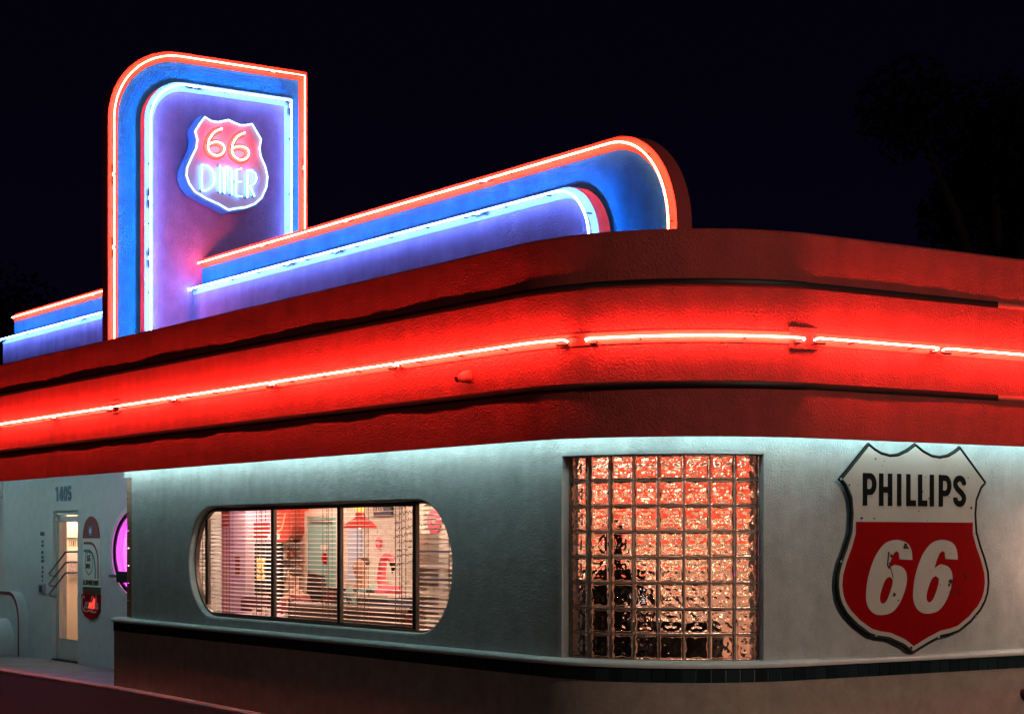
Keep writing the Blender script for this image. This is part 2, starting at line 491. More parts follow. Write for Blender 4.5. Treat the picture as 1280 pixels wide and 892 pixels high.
# rounded lip of the opening
nn = len(op)
vs = [(x, 0.0, z) for x, z in opf] + [(x, 0.006, z) for x, z in stadium(WX0, WX1, WZ0, WZ1, -0.008)] + [(x, 0.022, z) for x, z in op] + [(x, 0.118, z) for x, z in op]
fs = []
for k in range(3):
    for i in range(nn): fs.append((k*nn+i, k*nn+(i+1)%nn, (k+1)*nn+(i+1)%nn, (k+1)*nn+i))
m.add(vs, fs)
m.build('long_wall', M['stucco'], B, recalc=True, angle=40)
# round corner wall with the square opening for the glass blocks
GA0, GA1, GZ0, GZ1 = math.radians(8.0)*R, math.radians(76.8)*R, 0.776, 2.272
m = MB()
def wallbox(s0, s1, z0, z1): sweep(m, [(0, z0), (0, z1), (-0.2, z1), (-0.2, z0)], s0, s1)
wallbox(0, GA0, 0.76, 2.50); wallbox(GA1, ARC, 0.76, 2.50); wallbox(GA0, GA1, GZ1, 2.50)
m.build('corner_wall', M['stucco'], B)
m = MB(); sweep(m, [(0, 0.76), (0, 2.50), (-0.2, 2.50), (-0.2, 0.76)], ARC, SR)
m.build('side_wall', M['stucco'], B)
# plaster casing raised around the glass block opening
m = MB()
for (a, b, z0, z1) in ((GA0-0.030, GA0, 0.776, GZ1+0.03), (GA1, GA1+0.030, 0.776, GZ1+0.03), (GA0, GA1, GZ1, GZ1+0.03)):
    sweep(m, [(-0.1, z0), (0.012, z0), (0.014, z1), (-0.1, z1)], a, b)
m.build('opening_casing', M['stucco'], B)

# lower brown wall, tile band, ledge
m = MB()
rough_band(m, 0.034, -0.2, 0.622, -9.79+R, SR, 7, 0.004, -0.20, 3.0, 0.25)
m.build('base_wall', M['brown'], B, angle=60)
m = MB(); sweep(m, [(0.036, 0.6225), (0.036, 0.720), (-0.2, 0.720), (-0.2, 0.6225)], -9.788+R, SR)
m.build('grout_bed', M['grout'], B)
m = MB(); sweep(m, [(0.028, 0.7205), (0.060, 0.726), (0.066, 0.742), (0.060, 0.758), (0.040, 0.768), (-0.002, 0.775), (-0.19, 0.775), (-0.19, 0.7205)], -9.815+R, SR, lin=0.5)
led = m.build('ledge', M['ledge'], B, angle=50)
TW = 0.1085
tm = MB()
w, h, d = 0.0535-0.0013, 0.0478, 0.007
tm.add([(-w,0,-h),(w,0,-h),(w,0,h),(-w,0,h),(-w+.003,-d,-h+.003),(w-.003,-d,-h+.003),(w-.003,-d,h-.003),(-w+.003,-d,h-.003)],
       [(0,3,2,1),(4,5,6,7),(0,1,5,4),(1,2,6,5),(2,3,7,6),(3,0,4,7)])
tile_me = tm.mesh('tile', M['tile'], angle=0)
s = -9.79 + R + TW/2
while s < ARC + 3.6:
    p = P(s, 0.0362, 0.6705)
    a = 0 if s <= 0 else (s/R if s < ARC else PI/2)
    o = inst('tile', tile_me, p, B, rot=(random.uniform(-.006,.006), 0, a + random.uniform(-.008,.008)))
    # on the curve the tile pitch is measured at the wall's outer face
    s += TW * (R/(R+0.036) if 0 < s < ARC else 1)
# tiles wrapped on the return at the left end
for y in (0.02, 0.13):
    inst('tile', tile_me, (-9.7925, y, 0.6705), B, rotz=-PI/2)

# glass block return at the entrance end of the long wall
for i in range(8):
    z = 0.778 + i*0.194
    m = MB(); m.box((-9.545, 0.02, z+0.004), (-9.385, 0.18, z+0.188)); m.build('end_block', M['amberblock'], B, angle=0)
m = MB(); m.box((-9.52, 0.035, 0.775), (-9.41, 0.165, 2.335)); m.build('block_mortar', M['mortar'], B, angle=0)
m = MB(); m.box((-9.56, -0.001, 2.335), (-9.361, 0.22, 2.50)); m.build('end_lintel', M['stucco'], B)
m = MB(); m.box((-9.60, 0.2, -0.1), (-9.45, 0.995, 2.50)); m.build('return_wall', M['stucco_door'], B)

# fascia: three stucco bands, a parapet cap and a soffit
m = MB(); rough_band(m, 0.245, 2.757, 3.475, SL, SR, 10, 0.003, 0.0, 1.0, 0.12); m.build('fascia_band', M['red'], B, angle=60, label='brightly lit middle band of the fascia')
m = MB(); rough_band(m, 0.243, 3.477, 3.842, SL, SR, 12, 0.0045, 0.0, 5.0, 0.08); m.build('fascia_band', M['red'], B, angle=60, label='dim upper band of the fascia')
m = MB(); rough_band(m, 0.243, 2.385, 2.755, SL, SR, 12, 0.0045, 0.195, 8.0, 0.08); m.build('fascia_band', M['red'], B, angle=60, label='dim lower band of the fascia')
m = MB(); sweep(m, [(0.240, 3.843), (0.228, 3.858), (-0.01, 3.858), (-0.01, 3.843)], SL, SR, lin=0.5); m.build('parapet_cap', M['red'], B)
m = MB(); sweep(m, [(0.195, 2.505), (0.195, 2.60), (-0.20, 2.60), (-0.20, 2.505)], SL, SR); m.build('soffit', M['white'], B)
m = MB(); sweep(m, [(-0.01, 3.45), (-0.012, 3.857), (-0.10, 3.857), (-0.10, 3.45)], SL, SR); m.build('parapet_back', M['roofm'], B)
# flat roof (an even slab behind the parapet)
m = MB()
roofpts = [(-20, 0.0)] + [tuple(P(s_, 0.0, 0)[:2]) for s_ in stations(0, ARC)] + [(0.0, 9.3), (-20, 9.3)]
m.extrude(roofpts, [], lambda x, y: (x, y+0.004, 3.50), lambda x, y: (x, y+0.004, 2.62)); m.build('roof', M['roofm'], B, angle=0)

# trim strips (rounded dark metal), cut in lengths
def trim(z, s0, s1, mt, pr=0.050, hh=0.021):
    m = MB(); sweep(m, [(0.235, z-hh), (0.245+pr*0.7, z-hh), (0.245+pr, z-hh*0.55), (0.245+pr, z+hh*0.55), (0.245+pr*0.7, z+hh), (0.235, z+hh)], s0+0.002, s1-0.002, arcstep=0.04)
    return m.build('trim_strip', mt, B)
cuts = [SL, -15.9, -12.5, -9.1, -6.5, -3.4, -0.35, 0.55, 1.95, ARC+1.87]
for z in (3.476, 2.756):
    for a, b in zip(cuts, cuts[1:]): trim(z, a, b, M['trim'], pr=0.026 if 0.4 < a < 1.9 else 0.009, hh=0.026 if a < 1.9 else 0.024)
    trim(z, cuts[-1], SR, M['trimred'], pr=0.008, hh=0.018)

# backing strip and the long red neon line, with joints and standoffs
m = MB(); sweep(m, [(0.24, 3.050), (0.252, 3.050), (0.2535, 3.054), (0.2535, 3.136), (0.252, 3.14), (0.24, 3.14)], SL, SR, lin=0.5); m.build('backing_strip', M['redstrip'], B)
def neon_run(joints, off, z, rad, mt, par):
    for (a, b) in joints:
        m = MB()
        pts = [P(a, off-0.035, z-0.012), P(a+0.004, off-0.012, z-0.004), P(a+0.018, off, z)]
        pts += [P(x, off, z) for x in stations(a+0.03, b-0.03, 0.03, 0.8)]
        pts += [P(b-0.018, off, z), P(b-0.004, off-0.012, z-0.004), P(b, off-0.035, z-0.012)]
        m.tube(pts, rad, 8)
        t = m.build('neon_tube', mt, par)
        for e, dr in ((a, 1), (b, -1)):
            m = MB(); m.tube([P(e+dr*0.005, off-0.045, z-0.028), P(e+dr*0.075, off-0.02, z-0.030)], 0.013, 8)
            m.build('electrode', M['electrode'], t)
        x = a + 0.35
        while x < b - 0.2:
            m = MB(); m.tube([P(x, 0.25, z-0.018), P(x, off, z-0.010)], 0.006, 6); m.build('standoff', M['electrode'], t)
            x += 0.62
J = [-19.9, -17.4, -15.0, -13.06, -11.015, -9.264, -7.57, -5.348, -3.09]
Js = [x + R for x in J]
runs = [(a+0.02, b-0.02) for a, b in zip(Js, Js[1:])] + [(Js[-1]+0.02, 0.438), (0.560, 1.930), (1.985, ARC+1.150), (ARC+1.215, ARC+3.0), (ARC+3.05, ARC+5.0), (ARC+5.05, ARC+7.0)]
for rn in runs:
    neon_run([rn], 0.284 if rn[0] == 0.560 else (0.322 if rn[0] > 1.9 else 0.310), 3.095, 0.0058, M['neon_red'], B)
# joint wires and cover plates
m = MB(); m.tube([P(0.44+0.10*t, 0.30, 3.095+0.018*math.sin(PI*t)) for t in [i/8 for i in range(9)]], 0.004, 6); m.build('jumper_wire', M['electrode'], B)
m = MB(); m.tube([P(1.94+0.06*t, 0.30, 3.09+0.03*math.sin(PI*t)) for t in [i/8 for i in range(9)]], 0.003, 6); m.build('jumper_wire', M['electrode'], B)
m = MB(); m.tube([P(ARC+1.13+0.13*t, 0.30, 3.055-0.02*t) for t in [i/4 for i in range(5)]], 0.004, 6); m.build('jumper_wire', M['electrode'], B)
def plate(s0, s1, z0, z1):
    m = MB(); sweep(m, [(0.246, z0), (0.2535, z0+0.002), (0.2535, z1-0.002), (0.246, z1)], s0, s1, arcstep=0.03); pl = m.build('cover_plate', M['red'], B)
    for z in (z0, z1):
        m = MB(); sweep(m, [(0.250, z-0.004), (0.257, z-0.004), (0.257, z+0.004), (0.250, z+0.004)], s0, s1, arcstep=0.03); m.build('plate_edge', M['electrode'], pl)
plate(1.82, 2.03, 3.018, 3.176)
plate(-9.30+R, -9.10+R, 3.03, 3.17)

# small round outlet fitting below the neon line
m = MB()
pts = [P(-2.028+R, 0.245, 2.915), P(-2.028+R, 0.27, 2.915), P(-2.028+R, 0.31, 2.905), P(-2.028+R, 0.345, 2.895)]
m.tube(pts, [0.050, 0.048, 0.040, 0.022], 12)
fx = m.build('wall_fitting', M['redstrip'], B)
m = MB(); m.tube([P(-2.028+R, 0.335, 2.899), P(-2.028+R, 0.362, 2.89)], 0.026, 10); m.build('fitting_cap', M['red'], fx)

# cool white tubes hidden behind the lower lip of the fascia
ss = [SL+0.3, -16.2, -13.9, -11.6, -9.3, -7.05, -4.8, -2.55, -0.3, 1.0, 2.3, 4.1, 6.35, 8.6, 10]
for a, b in zip(ss, ss[1:]):
    if a > SR: break
    m = MB(); m.tube([P(x, 0.140, 2.452) for x in stations(a+0.03, min(b, SR)-0.03, 0.06, 5)], 0.011, 8)
    m.build('soffit_tube', M['soffit_tube'], B)

# long window: frame, mullions, panes
FY = 0.066
wf = MB()
o_ = stadium(WX0, WX1, WZ0, WZ1, -0.003); i_ = stadium(WX0, WX1, WZ0, WZ1, 0.020)
wf.extrude(o_, [i_], lambda x, z: (x, FY, z), lambda x, z: (x, FY+0.045, z))
win = wf.build('window_frame', M['bronze'], B)
MU = [-7.53, -6.03, -4.70, -3.37]
def half_at(x):
    r = (WZ1-WZ0)/2 - 0.03; xa, xb = WX0+0.03+r, WX1-0.03-r
    d = (xa-x) if x < xa else (x-xb if x > xb else 0)
    return math.sqrt(max(0, r*r-d*d))
CZ = (WZ0+WZ1)/2
for x in MU:
    hh = min(half_at(x-0.045), half_at(x+0.045)) + 0.01
    m = MB(); m.box((x-0.030, FY-0.004, CZ-hh), (x+0.030, FY+0.030, CZ+hh)); mu = m.build('mullion', M['bronze'], win)
    m = MB(); m.box((x-0.010, FY-0.009, CZ-hh+.01), (x+0.010, FY-0.0045, CZ+hh-.01)); m.build('mullion', M['black'], win)
bays = [WX0+0.03] + MU + [WX1-0.03]
for a, b in zip(bays, bays[1:]):
    a2 = a + (0.036 if a in MU else 0); b2 = b - (0.036 if b in MU else 0)
    N_ = 12; top = []; bot = []
    for i in range(N_+1):
        x = a2 + (b2-a2)*i/N_; hh = max(half_at(x), 0.01)
        top.append((x, CZ+hh)); bot.append((x, CZ-hh))
    loop = bot + top[::-1]
    m = MB(); m.extrude(loop, [], lambda x, z: (x, FY+0.02, z), lambda x, z: (x, FY+0.026, z)); m.build('pane', M['pane'], win, angle=0)
    # head and sill rail of each bay
    if b2-a2 > 0.9:
        for z in (WZ1-0.036, WZ0+0.022):
            m = MB(); m.box((a2, FY+0.004, z), (b2, FY+0.025, z+0.018)); m.build('rail', M['bronze'], win)

# glass block window: every block its own piece
gw = bpy.data.objects.new('glass_block_window', None); gw.location = (0, 0, 0)
gw.location = Vector(P((GA0+GA1)/2, -0.1, GZ0)) - root_loc(B); link(gw, B)
m = MB()
NB = 8
pa = (GA1-GA0)/NB; pz = (GZ1-GZ0)/NB
jw = 0.0058
for i in range(NB+1):
    s_ = GA0 + pa*i
    sweep(m, [(-0.058, GZ0), (-0.058, GZ1), (-0.118, GZ1), (-0.118, GZ0)], s_-jw, s_+jw)
for k in range(NB+1):
    z = GZ0 + pz*k
    for i in range(NB):
        sweep(m, [(-0.059, z-jw), (-0.059, z+jw), (-0.117, z+jw), (-0.117, z-jw)], GA0+pa*i+jw, GA0+pa*(i+1)-jw)
m.build('mortar', M['mortar'], gw)
def block_mesh(seed):
    rnd = random.Random(seed)
    m = MB(); hw = pa*(R-0.055)/R/2 - jw*0.9; hz = pz/2 - jw; hd = 0.040
    n = 27
    ph = [rnd.uniform(0, 6.28) for _ in range(8)]
    def disp(u, v, front):
        r = math.hypot(u, v); a = math.atan2(v, u)
        leaf = math.cos(4*a + PI + 0.25*math.sin(3*r+ph[0]))            # curved leaves on the diagonals
        d = 0.0042*leaf*math.sin(min(PI, 2.6*r)) + 0.0019*math.sin(15*r + 1.6*math.cos(4*a) + ph[1]*0.4) + 0.0012*math.sin(8*a+ph[2])*min(1, r*1.6)
        d += 0.0010*math.sin(13*u+ph[3])*math.sin(12*v+ph[4])
        m_ = max(abs(u), abs(v))
        d *= min(1.0, max(0, (0.88-m_)*9))
        if m_ > 0.88: d += 0.0022*math.sin((m_-0.88)/0.12*PI)           # raised border of the block
        return d if front else d*0.35
    def grid(sgn):
        vs = []; fs = []
        for j in range(n):
            for i in range(n):
                u = -1+2*i/(n-1); v = -1+2*j/(n-1)
                e = 0.006 if max(abs(u), abs(v)) > 0.999 else 0
                vs.append((u*hw, sgn*(hd + disp(u, v, sgn < 0) - e), v*hz))
        for j in range(n-1):
            for i in range(n-1):
                q = (j*n+i, j*n+i+1, (j+1)*n+i+1, (j+1)*n+i)
                fs.append(q if sgn < 0 else q[::-1])
        return vs, fs
    v1, f1 = grid(-1); v2, f2 = grid(1)
    ring = [i for i in range(n)] + [j*n+n-1 for j in range(1, n)] + [(n-1)*n+i for i in range(n-2, -1, -1)] + [j*n for j in range(n-2, 0, -1)]
    k = len(v1)
    f3 = [(ring[a], k+ring[a], k+ring[(a+1) % len(ring)], ring[(a+1) % len(ring)]) for a in range(len(ring))]
    m.add(v1+v2, f1+[tuple(i+k for i in f) for f in f2]+f3)
    return m.mesh('glass_block', M['block'], angle=50)
bms = [block_mesh(i) for i in range(6)]
rimm = MB()  # thin sheet added behind each block so its border looks lit
hw = pa*(R-0.055)/R/2 - jw*0.9; hz = pz/2 - jw
rw = 0.011
q = [(-hw,-hz),(hw,-hz),(hw,hz),(-hw,hz)]; q2 = [(-hw+rw,-hz+rw),(hw-rw,-hz+rw),(hw-rw,hz-rw),(-hw+rw,hz-rw)]
rimm.add([(x, 0.0445, z) for x, z in q+q2], [(a, (a+1) % 4, 4+(a+1) % 4, 4+a) for a in range(4)])
rim_me = rimm.mesh('rim_glow_sheet', M['rim'], angle=0)
for i in range(NB):
    for k in range(NB):
        s_ = GA0 + pa*(i+0.5)
        p = P(s_, -0.094, GZ0 + pz*(k+0.5))
        rr = random.Random(i*31+k)
        inst('rim_glow_sheet', rim_me, p, gw, rot=(0, 0, s_/R))
        o = inst('glass_block', bms[rr.randrange(6)], p, gw, rot=(0, 0 if rr.random() < .5 else PI, s_/R), scale=(0.985, 1, 0.985))

# entry wall with its door opening, recessed one metre
DX0, DX1, DZ1 = -14.56, -13.63, 2.035
OX, OZ, ORX, ORZ = -11.66, 1.485, 0.76, 0.55   # oval window centre and radii
EW = thing('entry_wall', 'recessed pale entry wall left of the long window', 'wall', (-13, 1, 0))
m = MB()
oval = [(OX+ORX*math.cos(2*PI*i/40), OZ+ORZ*math.sin(2*PI*i/40)) for i in range(40)]
m.extrude([(-16.62,-0.1),(DX0,-0.1),(DX0,DZ1),(DX1,DZ1),(DX1,-0.1),(-9.60,-0.1),(-9.60,2.50),(-16.62,2.50)], [oval], lambda x, z: (x, 1.0, z), lambda x, z: (x, 1.2, z))
m.build('wall', M['stucco_door'], EW)
m = MB(); m.box((-17.4, 0.99, 2.27), (-16.621, 1.21, 2.498)); m.build('lintel', M['stucco'], EW)
# soffit above the recess
m = MB(); m.box((-20, 0.201, 2.505), (-9.30, 0.999, 2.6)); m.build('recess_soffit', M['white'], B, angle=0)
# dark recess beyond the entry wall
m = MB(); m.box((-20.0, 1.02, 2.505), (-17.41, 1.9, 2.6)); m.box((-21.5, 1.76, -0.1), (-16.64, 1.86, 2.50)); m.build('recess_back_wall', M['stucco_door'], B)

# door: aluminium frame, glass, kick panel, pull bars
D = thing('entrance_door', 'glass entrance door with three slanted steel pull bars under the house number', 'door', (-14.1, 1.08, 0))
fy = 1.05
m = MB(); m.box((DX0, fy, 0), (DX0+0.035, fy+0.06, DZ1-0.06)); m.box((DX1-0.035, fy, 0), (DX1, fy+0.06, DZ1-0.06)); m.box((DX0, fy, DZ1-0.06), (DX1, fy+0.10, DZ1))
m.build('door_frame', M['alu'], D)
m = MB(); m.box((DX0+0.037, fy+0.01, 0.02), (DX0+0.085, fy+0.04, DZ1-0.07)); m.box((DX1-0.085, fy+0.01, 0.02), (DX1-0.037, fy+0.04, DZ1-0.07)); m.box((DX0+0.085, fy+0.011, DZ1-0.15), (DX1-0.085, fy+0.039, DZ1-0.07))
leaf = m.build('door_leaf', M['alu'], D)
m = MB(); m.box((DX0+0.085, fy+0.012, 0.02), (DX1-0.085, fy+0.038, 0.30)); m.build('kick_panel', M['alu'], leaf)
m = MB(); m.box((DX0+0.085, fy+0.022, 0.30), (DX1-0.085, fy+0.027, DZ1-0.15)); m.build('pane', M['pane'], leaf)
for k in range(3):
    z0 = 1.16 - 0.14*k; z1 = z0+0.32
    m = MB(); m.tube([(DX0+0.02, fy+0.05, z0-0.03), (DX0-0.02, fy-0.09, z0), (DX0+0.03, fy-0.11, z0+0.02), (DX0+0.66, fy-0.11, z1), (DX0+0.84, fy-0.11, z1+0.005), (DX0+0.86, fy+0.02, z1+0.005)], 0.014, 8)
    m.build('pull_bar', M['steel'], leaf)
m = MB(); m.box((DX0+0.01, fy-0.03, DZ1-0.15), (DX0+0.12, fy+0.0, DZ1-0.08)); m.build('door_closer', M['greypl'], leaf)
m = MB(); m.box((DX0, 0.98, 0.003), (DX1, 1.19, 0.02)); m.build('threshold', M['black'], D)

# ------------------------------------------------------------------ lettering helpers
def ribbon(mb, pts, w, f, depth=0.004, lift=0.0):
    """a brush stroke of width w along 2D points; f(u, v, d) maps to 3D with d = height off the face"""
    n = len(pts); L_ = []; Rr = []
    for i, p in enumerate(pts):
        a = Vector(pts[max(i-1,0)]); b = Vector(pts[min(i+1,n-1)]); p = Vector(p)
        if 0 < i < n-1:
            d1 = (p-a).normalized(); d2 = (b-p).normalized(); t = (d1+d2)
            t = t.normalized() if t.length > 1e-6 else d1
            k = 1/max(0.5, t.dot(d1))
        else:
            t = (b-a).normalized(); k = 1
        nn = Vector((-t.y, t.x))*w/2*k
        L_.append(p+nn); Rr.append(p-nn)
    d = depth+lift
    vs = [f(*q, d) for q in L_] + [f(*q, d) for q in Rr] + [f(*q, 0) for q in L_] + [f(*q, 0) for q in Rr]
    fs = []
    for i in range(n-1):
        fs += [(i, i+1, n+i+1, n+i), (i, 2*n+i, 2*n+i+1, i+1), (n+i, n+i+1, 3*n+i+1, 3*n+i)]
    fs += [(0, n, 3*n, 2*n), (n-1, 2*n-1, 4*n-1, 3*n-1)]
    mb.add(vs, fs)
def arcpts(cx, cy, rx, ry, a0, a1, n=12):
    return [(cx+rx*math.cos(math.radians(a0+(a1-a0)*i/n)), cy+ry*math.sin(math.radians(a0+(a1-a0)*i/n))) for i in range(n+1)]
def glyph(ch, t=0.2, w=0.55):
    """strokes of a condensed capital on a 0..w by 0..1 cell, inset by half the stroke t"""
    h = t/2; a, b = h, w-h; T, Bt = 1-h, h
    m = 0.5
    G = {
     'I': [[(w/2, 0), (w/2, 1)]],
     'L': [[(a, 1), (a, 0)], [(a+h, Bt), (w, Bt)]],
     'H': [[(a, 0), (a, 1)], [(b, 0), (b, 1)], [(a+h, m), (b-h, m)]],
     'E': [[(a, 0), (a, 1)], [(a+h, T), (w, T)], [(a+h, m), (w*.9, m)], [(a+h, Bt), (w, Bt)]],
     'T': [[(w/2, 0), (w/2, 1-t)], [(0, T), (w, T)]],
     'N': [[(a, 0), (a, 1)], [(b, 0), (b, 1)], [(a+h*.3, 1), (b-h*.3, 0)]],
     'M': [[(a, 0), (a, 1)], [(b, 0), (b, 1)], [(a, 1), (w/2, 0.3), (b, 1)]],
     'V': [[(a, 1), (w/2, 0), (b, 1)]],
     'A': [[(a, 0), (w/2, 1), (b, 0)], [(w*.28, .3), (w*.72, .3)]],
     'W': [[(a, 1), (w*.3, 0), (w/2, .7), (w*.7, 0), (b, 1)]],
     'P': [[(a, 0), (a, 1)], [(a+h, T)] + arcpts(b-(b-a)*.45, (T+.42)/2, (b-a)*.45, (T-.42)/2, 90, -90) + [(a+h, .42)]],
     'R': [[(a, 0), (a, 1)], [(a+h, T)] + arcpts(b-(b-a)*.45, (T+.45)/2, (b-a)*.45, (T-.45)/2, 90, -90) + [(a+h, .45)], [(w*.5, .42), (b, 0)]],
     'B': [[(a, 0), (a, 1)], [(a+h, T)] + arcpts(b-(b-a)*.5, .76, (b-a)*.42, T-.76, 90, -90) + [(a+h, .52)], [(w*.55, .52)] + arcpts(b-(b-a)*.45, .31, (b-a)*.45, .31-Bt, 90, -90) + [(a+h, Bt)]],
     'D': [[(a, 0), (a, 1)], [(a+h, T)] + arcpts(a+h, .5, b-a-h, .5-h, 90, -90)],
     'O': [arcpts(w/2, .5, w/2-h, .5-h, 0, 360, 20)],
     'Q': [arcpts(w/2, .5, w/2-h, .5-h, 0, 360, 20), [(w*.55, .25), (w, 0)]],
     'U': [[(a, 1), (a, .3)] + arcpts(w/2, .3, w/2-h, .3-h, 180, 360) + [(b, 1)]],
     'C': [arcpts(w/2, .5, w/2-h, .5-h, 50, 310, 16)],
     'G': [arcpts(w/2, .5, w/2-h, .5-h, 50, 340, 16) + [(b, .45), (w*.5, .45)]],
     'S': [arcpts(w/2, .74, w/2-h, .26-h, -5, 180, 12)[0:0] + [(b, .70)] + arcpts(w/2, .73, w/2-h, .27-h, 10, 200, 10) + [(w*.35, .56), (w*.65, .44)] + arcpts(w/2, .27, w/2-h, .27-h, 20, -190, 10)],
     '1': [[(w*.6, 0), (w*.6, 1)], [(w*.5, 1-h), (w*.15, .8)]],
     '4': [[(w*.72, 0), (w*.72, 1)], [(w*.66, .97), (h*.6, .28)], [(h*.6, .24), (w, .24)]],
     '0': [arcpts(w/2, .5, w/2-h, .5-h, 0, 360, 20)],
     '5': [[(w*.92, T), (a, T), (a, .55)] + arcpts(w/2, .33, w/2-h, .33-h, 120, -150, 12)],
     '6': [[(b, .72)] + arcpts(w/2, .70, w/2-h, .30-h, 10, 180, 8) + [(a, .3)], arcpts(w/2, .30, w/2-h, .30-h, 0, 360, 18)],
    }
    return G.get(ch, [])
def word(mb, txt, u0, v0, hgt, f, t=0.2, w=0.55, gap=0.14, depth=0.004, widths=None):
    u = u0; k = 0
    for ch in txt:
        if ch == ' ': u += hgt*(w*0.8); continue
        cw = widths.get(ch, w) if widths else (w if ch != 'I' else t)
        if ch == 'M' or ch == 'W': cw *= 1.25
        for st in glyph(ch, t, cw):
            ribbon(mb, [(u+x*hgt, v0+y*hgt) for x, y in st], t*hgt, f, depth, 0.0003*k); k = (k+1) % 7
        u += hgt*(cw+gap)
    return u

# house number
fe = lambda u, v, d: (u, 0.998-d, v)
HN = thing('house_number', 'dark blue numerals 1405 on the wall above the entrance door', 'house number', (-14.15, 0.99, 2.16))
for ch, u in zip('1405', (-14.45, -14.29, -14.135, -13.985)):
    m = MB()
    for k, st in enumerate(glyph(ch, 0.24, 0.68)):
        ribbon(m, [(u+x*0.20, 2.165+y*0.20) for x, y in st], 0.050, fe, 0.008, 0.0005*k)
    m.build('numeral', M['numblue'], HN, angle=0)

# opening hours lettered straight on the wall, and the small plate below
HS = thing('opening_hours_notice', 'column of small blue lettering on the wall left of the entrance door', 'notice', (-15.0, 0.99, 0.92))
rows = [(1.70, 'HOURS', .052), (1.60, 'MON', .034), (1.545, 'THRU', .034), (1.45, 'FRIDAY', .038), (1.385, 'OPEN', .034), (1.33, 'LUNCH', .036), (1.24, 'SAT', .034), (1.18, 'SUN', .034), (1.12, 'DINE', .034), (1.06, 'IN', .034)]
for z, tx, hh in rows:
    m = MB(); wd = sum(hh*0.7 for _ in tx)
    word(m, tx, -14.95-wd/2, z, hh, fe, 0.22, 0.55, 0.15, 0.003); m.build('lettering', M['numblue'], HS, angle=0)
m = MB(); m.box((-15.06, 0.975, 0.90), (-14.83, 0.997, 1.03)); pl = m.build('plate', M['greypl'], HS)
m = MB(); m.box((-15.02, 0.968, 0.925), (-14.90, 0.9745, 1.01)); m.build('socket_cover', M['navy'], pl)

# painted mural panel beside the door
MS = thing('arched_wall_sign', 'tall arched sign with maroon top, route shield and red soda emblem beside the door', 'sign', (-13.12, 0.99, 0.6))
cxm = -13.12
m = MB(); m.extrude([(cxm-0.285, 1.665), (cxm+0.285, 1.665)] + arcpts(cxm, 1.675, 0.285, 0.275, 0, 180, 20), [], lambda x, z: (x, 0.985, z), lambda x, z: (x, 0.999, z)); tp = m.build('arched_top', M['maroon'], MS)
m = MB(); m.box((cxm-0.05, 0.979, 1.70), (cxm+0.05, 0.9845, 1.82)); m.build('badge', M['can'], tp)
m = MB(); word(m, '66', cxm-0.036, 1.73, 0.06, lambda u, v, d: (u, 0.979-d, v), 0.2, 0.5); m.build('lettering', M['white'], tp)
m = MB(); m.box((cxm-0.29, 0.988, 1.03), (cxm+0.31, 0.999, 1.66)); mid = m.build('middle_board', M['white'], MS)
for (r, mt_) in ((0.0, 'maroon'), (0.10, 'teal')):
    m = MB(); q = [(cxm-0.25, 1.60-r)] + arcpts(cxm-0.02-r*.4, 1.60-r-0.25, 0.27-r*.6, 0.25, 90, 0, 10) + [(cxm+0.25-r, 1.14)]
    ribbon(m, q, 0.032, lambda u, v, d: (u, 0.988-d, v), 0.003); m.build('curved_stripe', M[mt_], mid)
m = MB()
sh = [(-.12,.13),(-.06,.115),(0,.14),(.06,.115),(.12,.13),(.14,.05),(.15,-.08),(.11,-.16),(0,-.22),(-.11,-.16),(-.15,-.08),(-.14,.05),(-.12,.13)]
ribbon(m, [(cxm-0.07+x*.85, 1.37+z*.85) for x, z in sh], 0.010, lambda u, v, d: (u, 0.988-d, v), 0.003)
word(m, '66', cxm-0.135, 1.36, 0.09, lambda u, v, d: (u, 0.988-d, v), 0.16, 0.6)
word(m, 'DINER', cxm-0.165, 1.27, 0.06, lambda u, v, d: (u, 0.988-d, v), 0.16, 0.4)
m.build('shield_emblem', M['green'], mid)
m = MB(); word(m, 'ALBUQUERQUE', cxm-0.285, 1.05, 0.068, lambda u, v, d: (u, 0.988-d, v), 0.2, 0.58, 0.19); m.build('lettering', M['green'], mid)
m = MB(); m.box((cxm-0.29, 0.986, 0.935), (cxm+0.31, 0.999, 1.028)); gb = m.build('green_board', M['green'], MS)
m = MB(); word(m, 'COLD DRINKS', cxm-0.25, 0.955, 0.045, lambda u, v, d: (u, 0.986-d, v), 0.2, 0.6, 0.24); m.build('lettering', M['maroon'], gb)
m = MB(); m.extrude([(cxm-0.30, 0.934), (cxm-0.30, 0.72), (cxm-0.18, 0.64), (cxm, 0.605), (cxm+0.20, 0.64), (cxm+0.32, 0.72), (cxm+0.32, 0.934)], [], lambda x, z: (x, 0.972, z), lambda x, z: (x, 0.999, z)); rb = m.build('soda_emblem', M['signred'], MS)
# flowing script on the emblem
def script_word(mb, u0, v0, sx_, sy_, f, w):
    strokes = [
      arcpts(0.10, .55, .12, .33, 40, 320, 14) + [(.25, .25)],
      arcpts(0.30, .42, .055, .14, 90, 450, 12),
      arcpts(0.43, .42, .06, .14, 50, 310, 10),
      arcpts(0.54, .42, .05, .14, 60, 420, 10) + [(.60, .3)],
      [(.62, .45), (.68, .46)],
      arcpts(0.82, .55, .12, .33, 40, 320, 14) + [(.94, .3)],
      arcpts(1.00, .42, .05, .14, 90, 450, 12),
      [(1.06, .3), (1.13, .75), (1.11, .95), (1.08, .7), (1.10, .28), (1.15, .3)],
      arcpts(1.20, .42, .05, .14, 60, 420, 10) + [(1.27, .28)],
      [(0.02, .18), (.3, .10), (.6, .16), (.9, .08), (1.1, .12)],
    ]
    for k, st in enumerate(strokes): ribbon(mb, [(u0+x*sx_, v0+y*sy_) for x, y in st], w, f, 0.003, 0.0003*(k % 5))
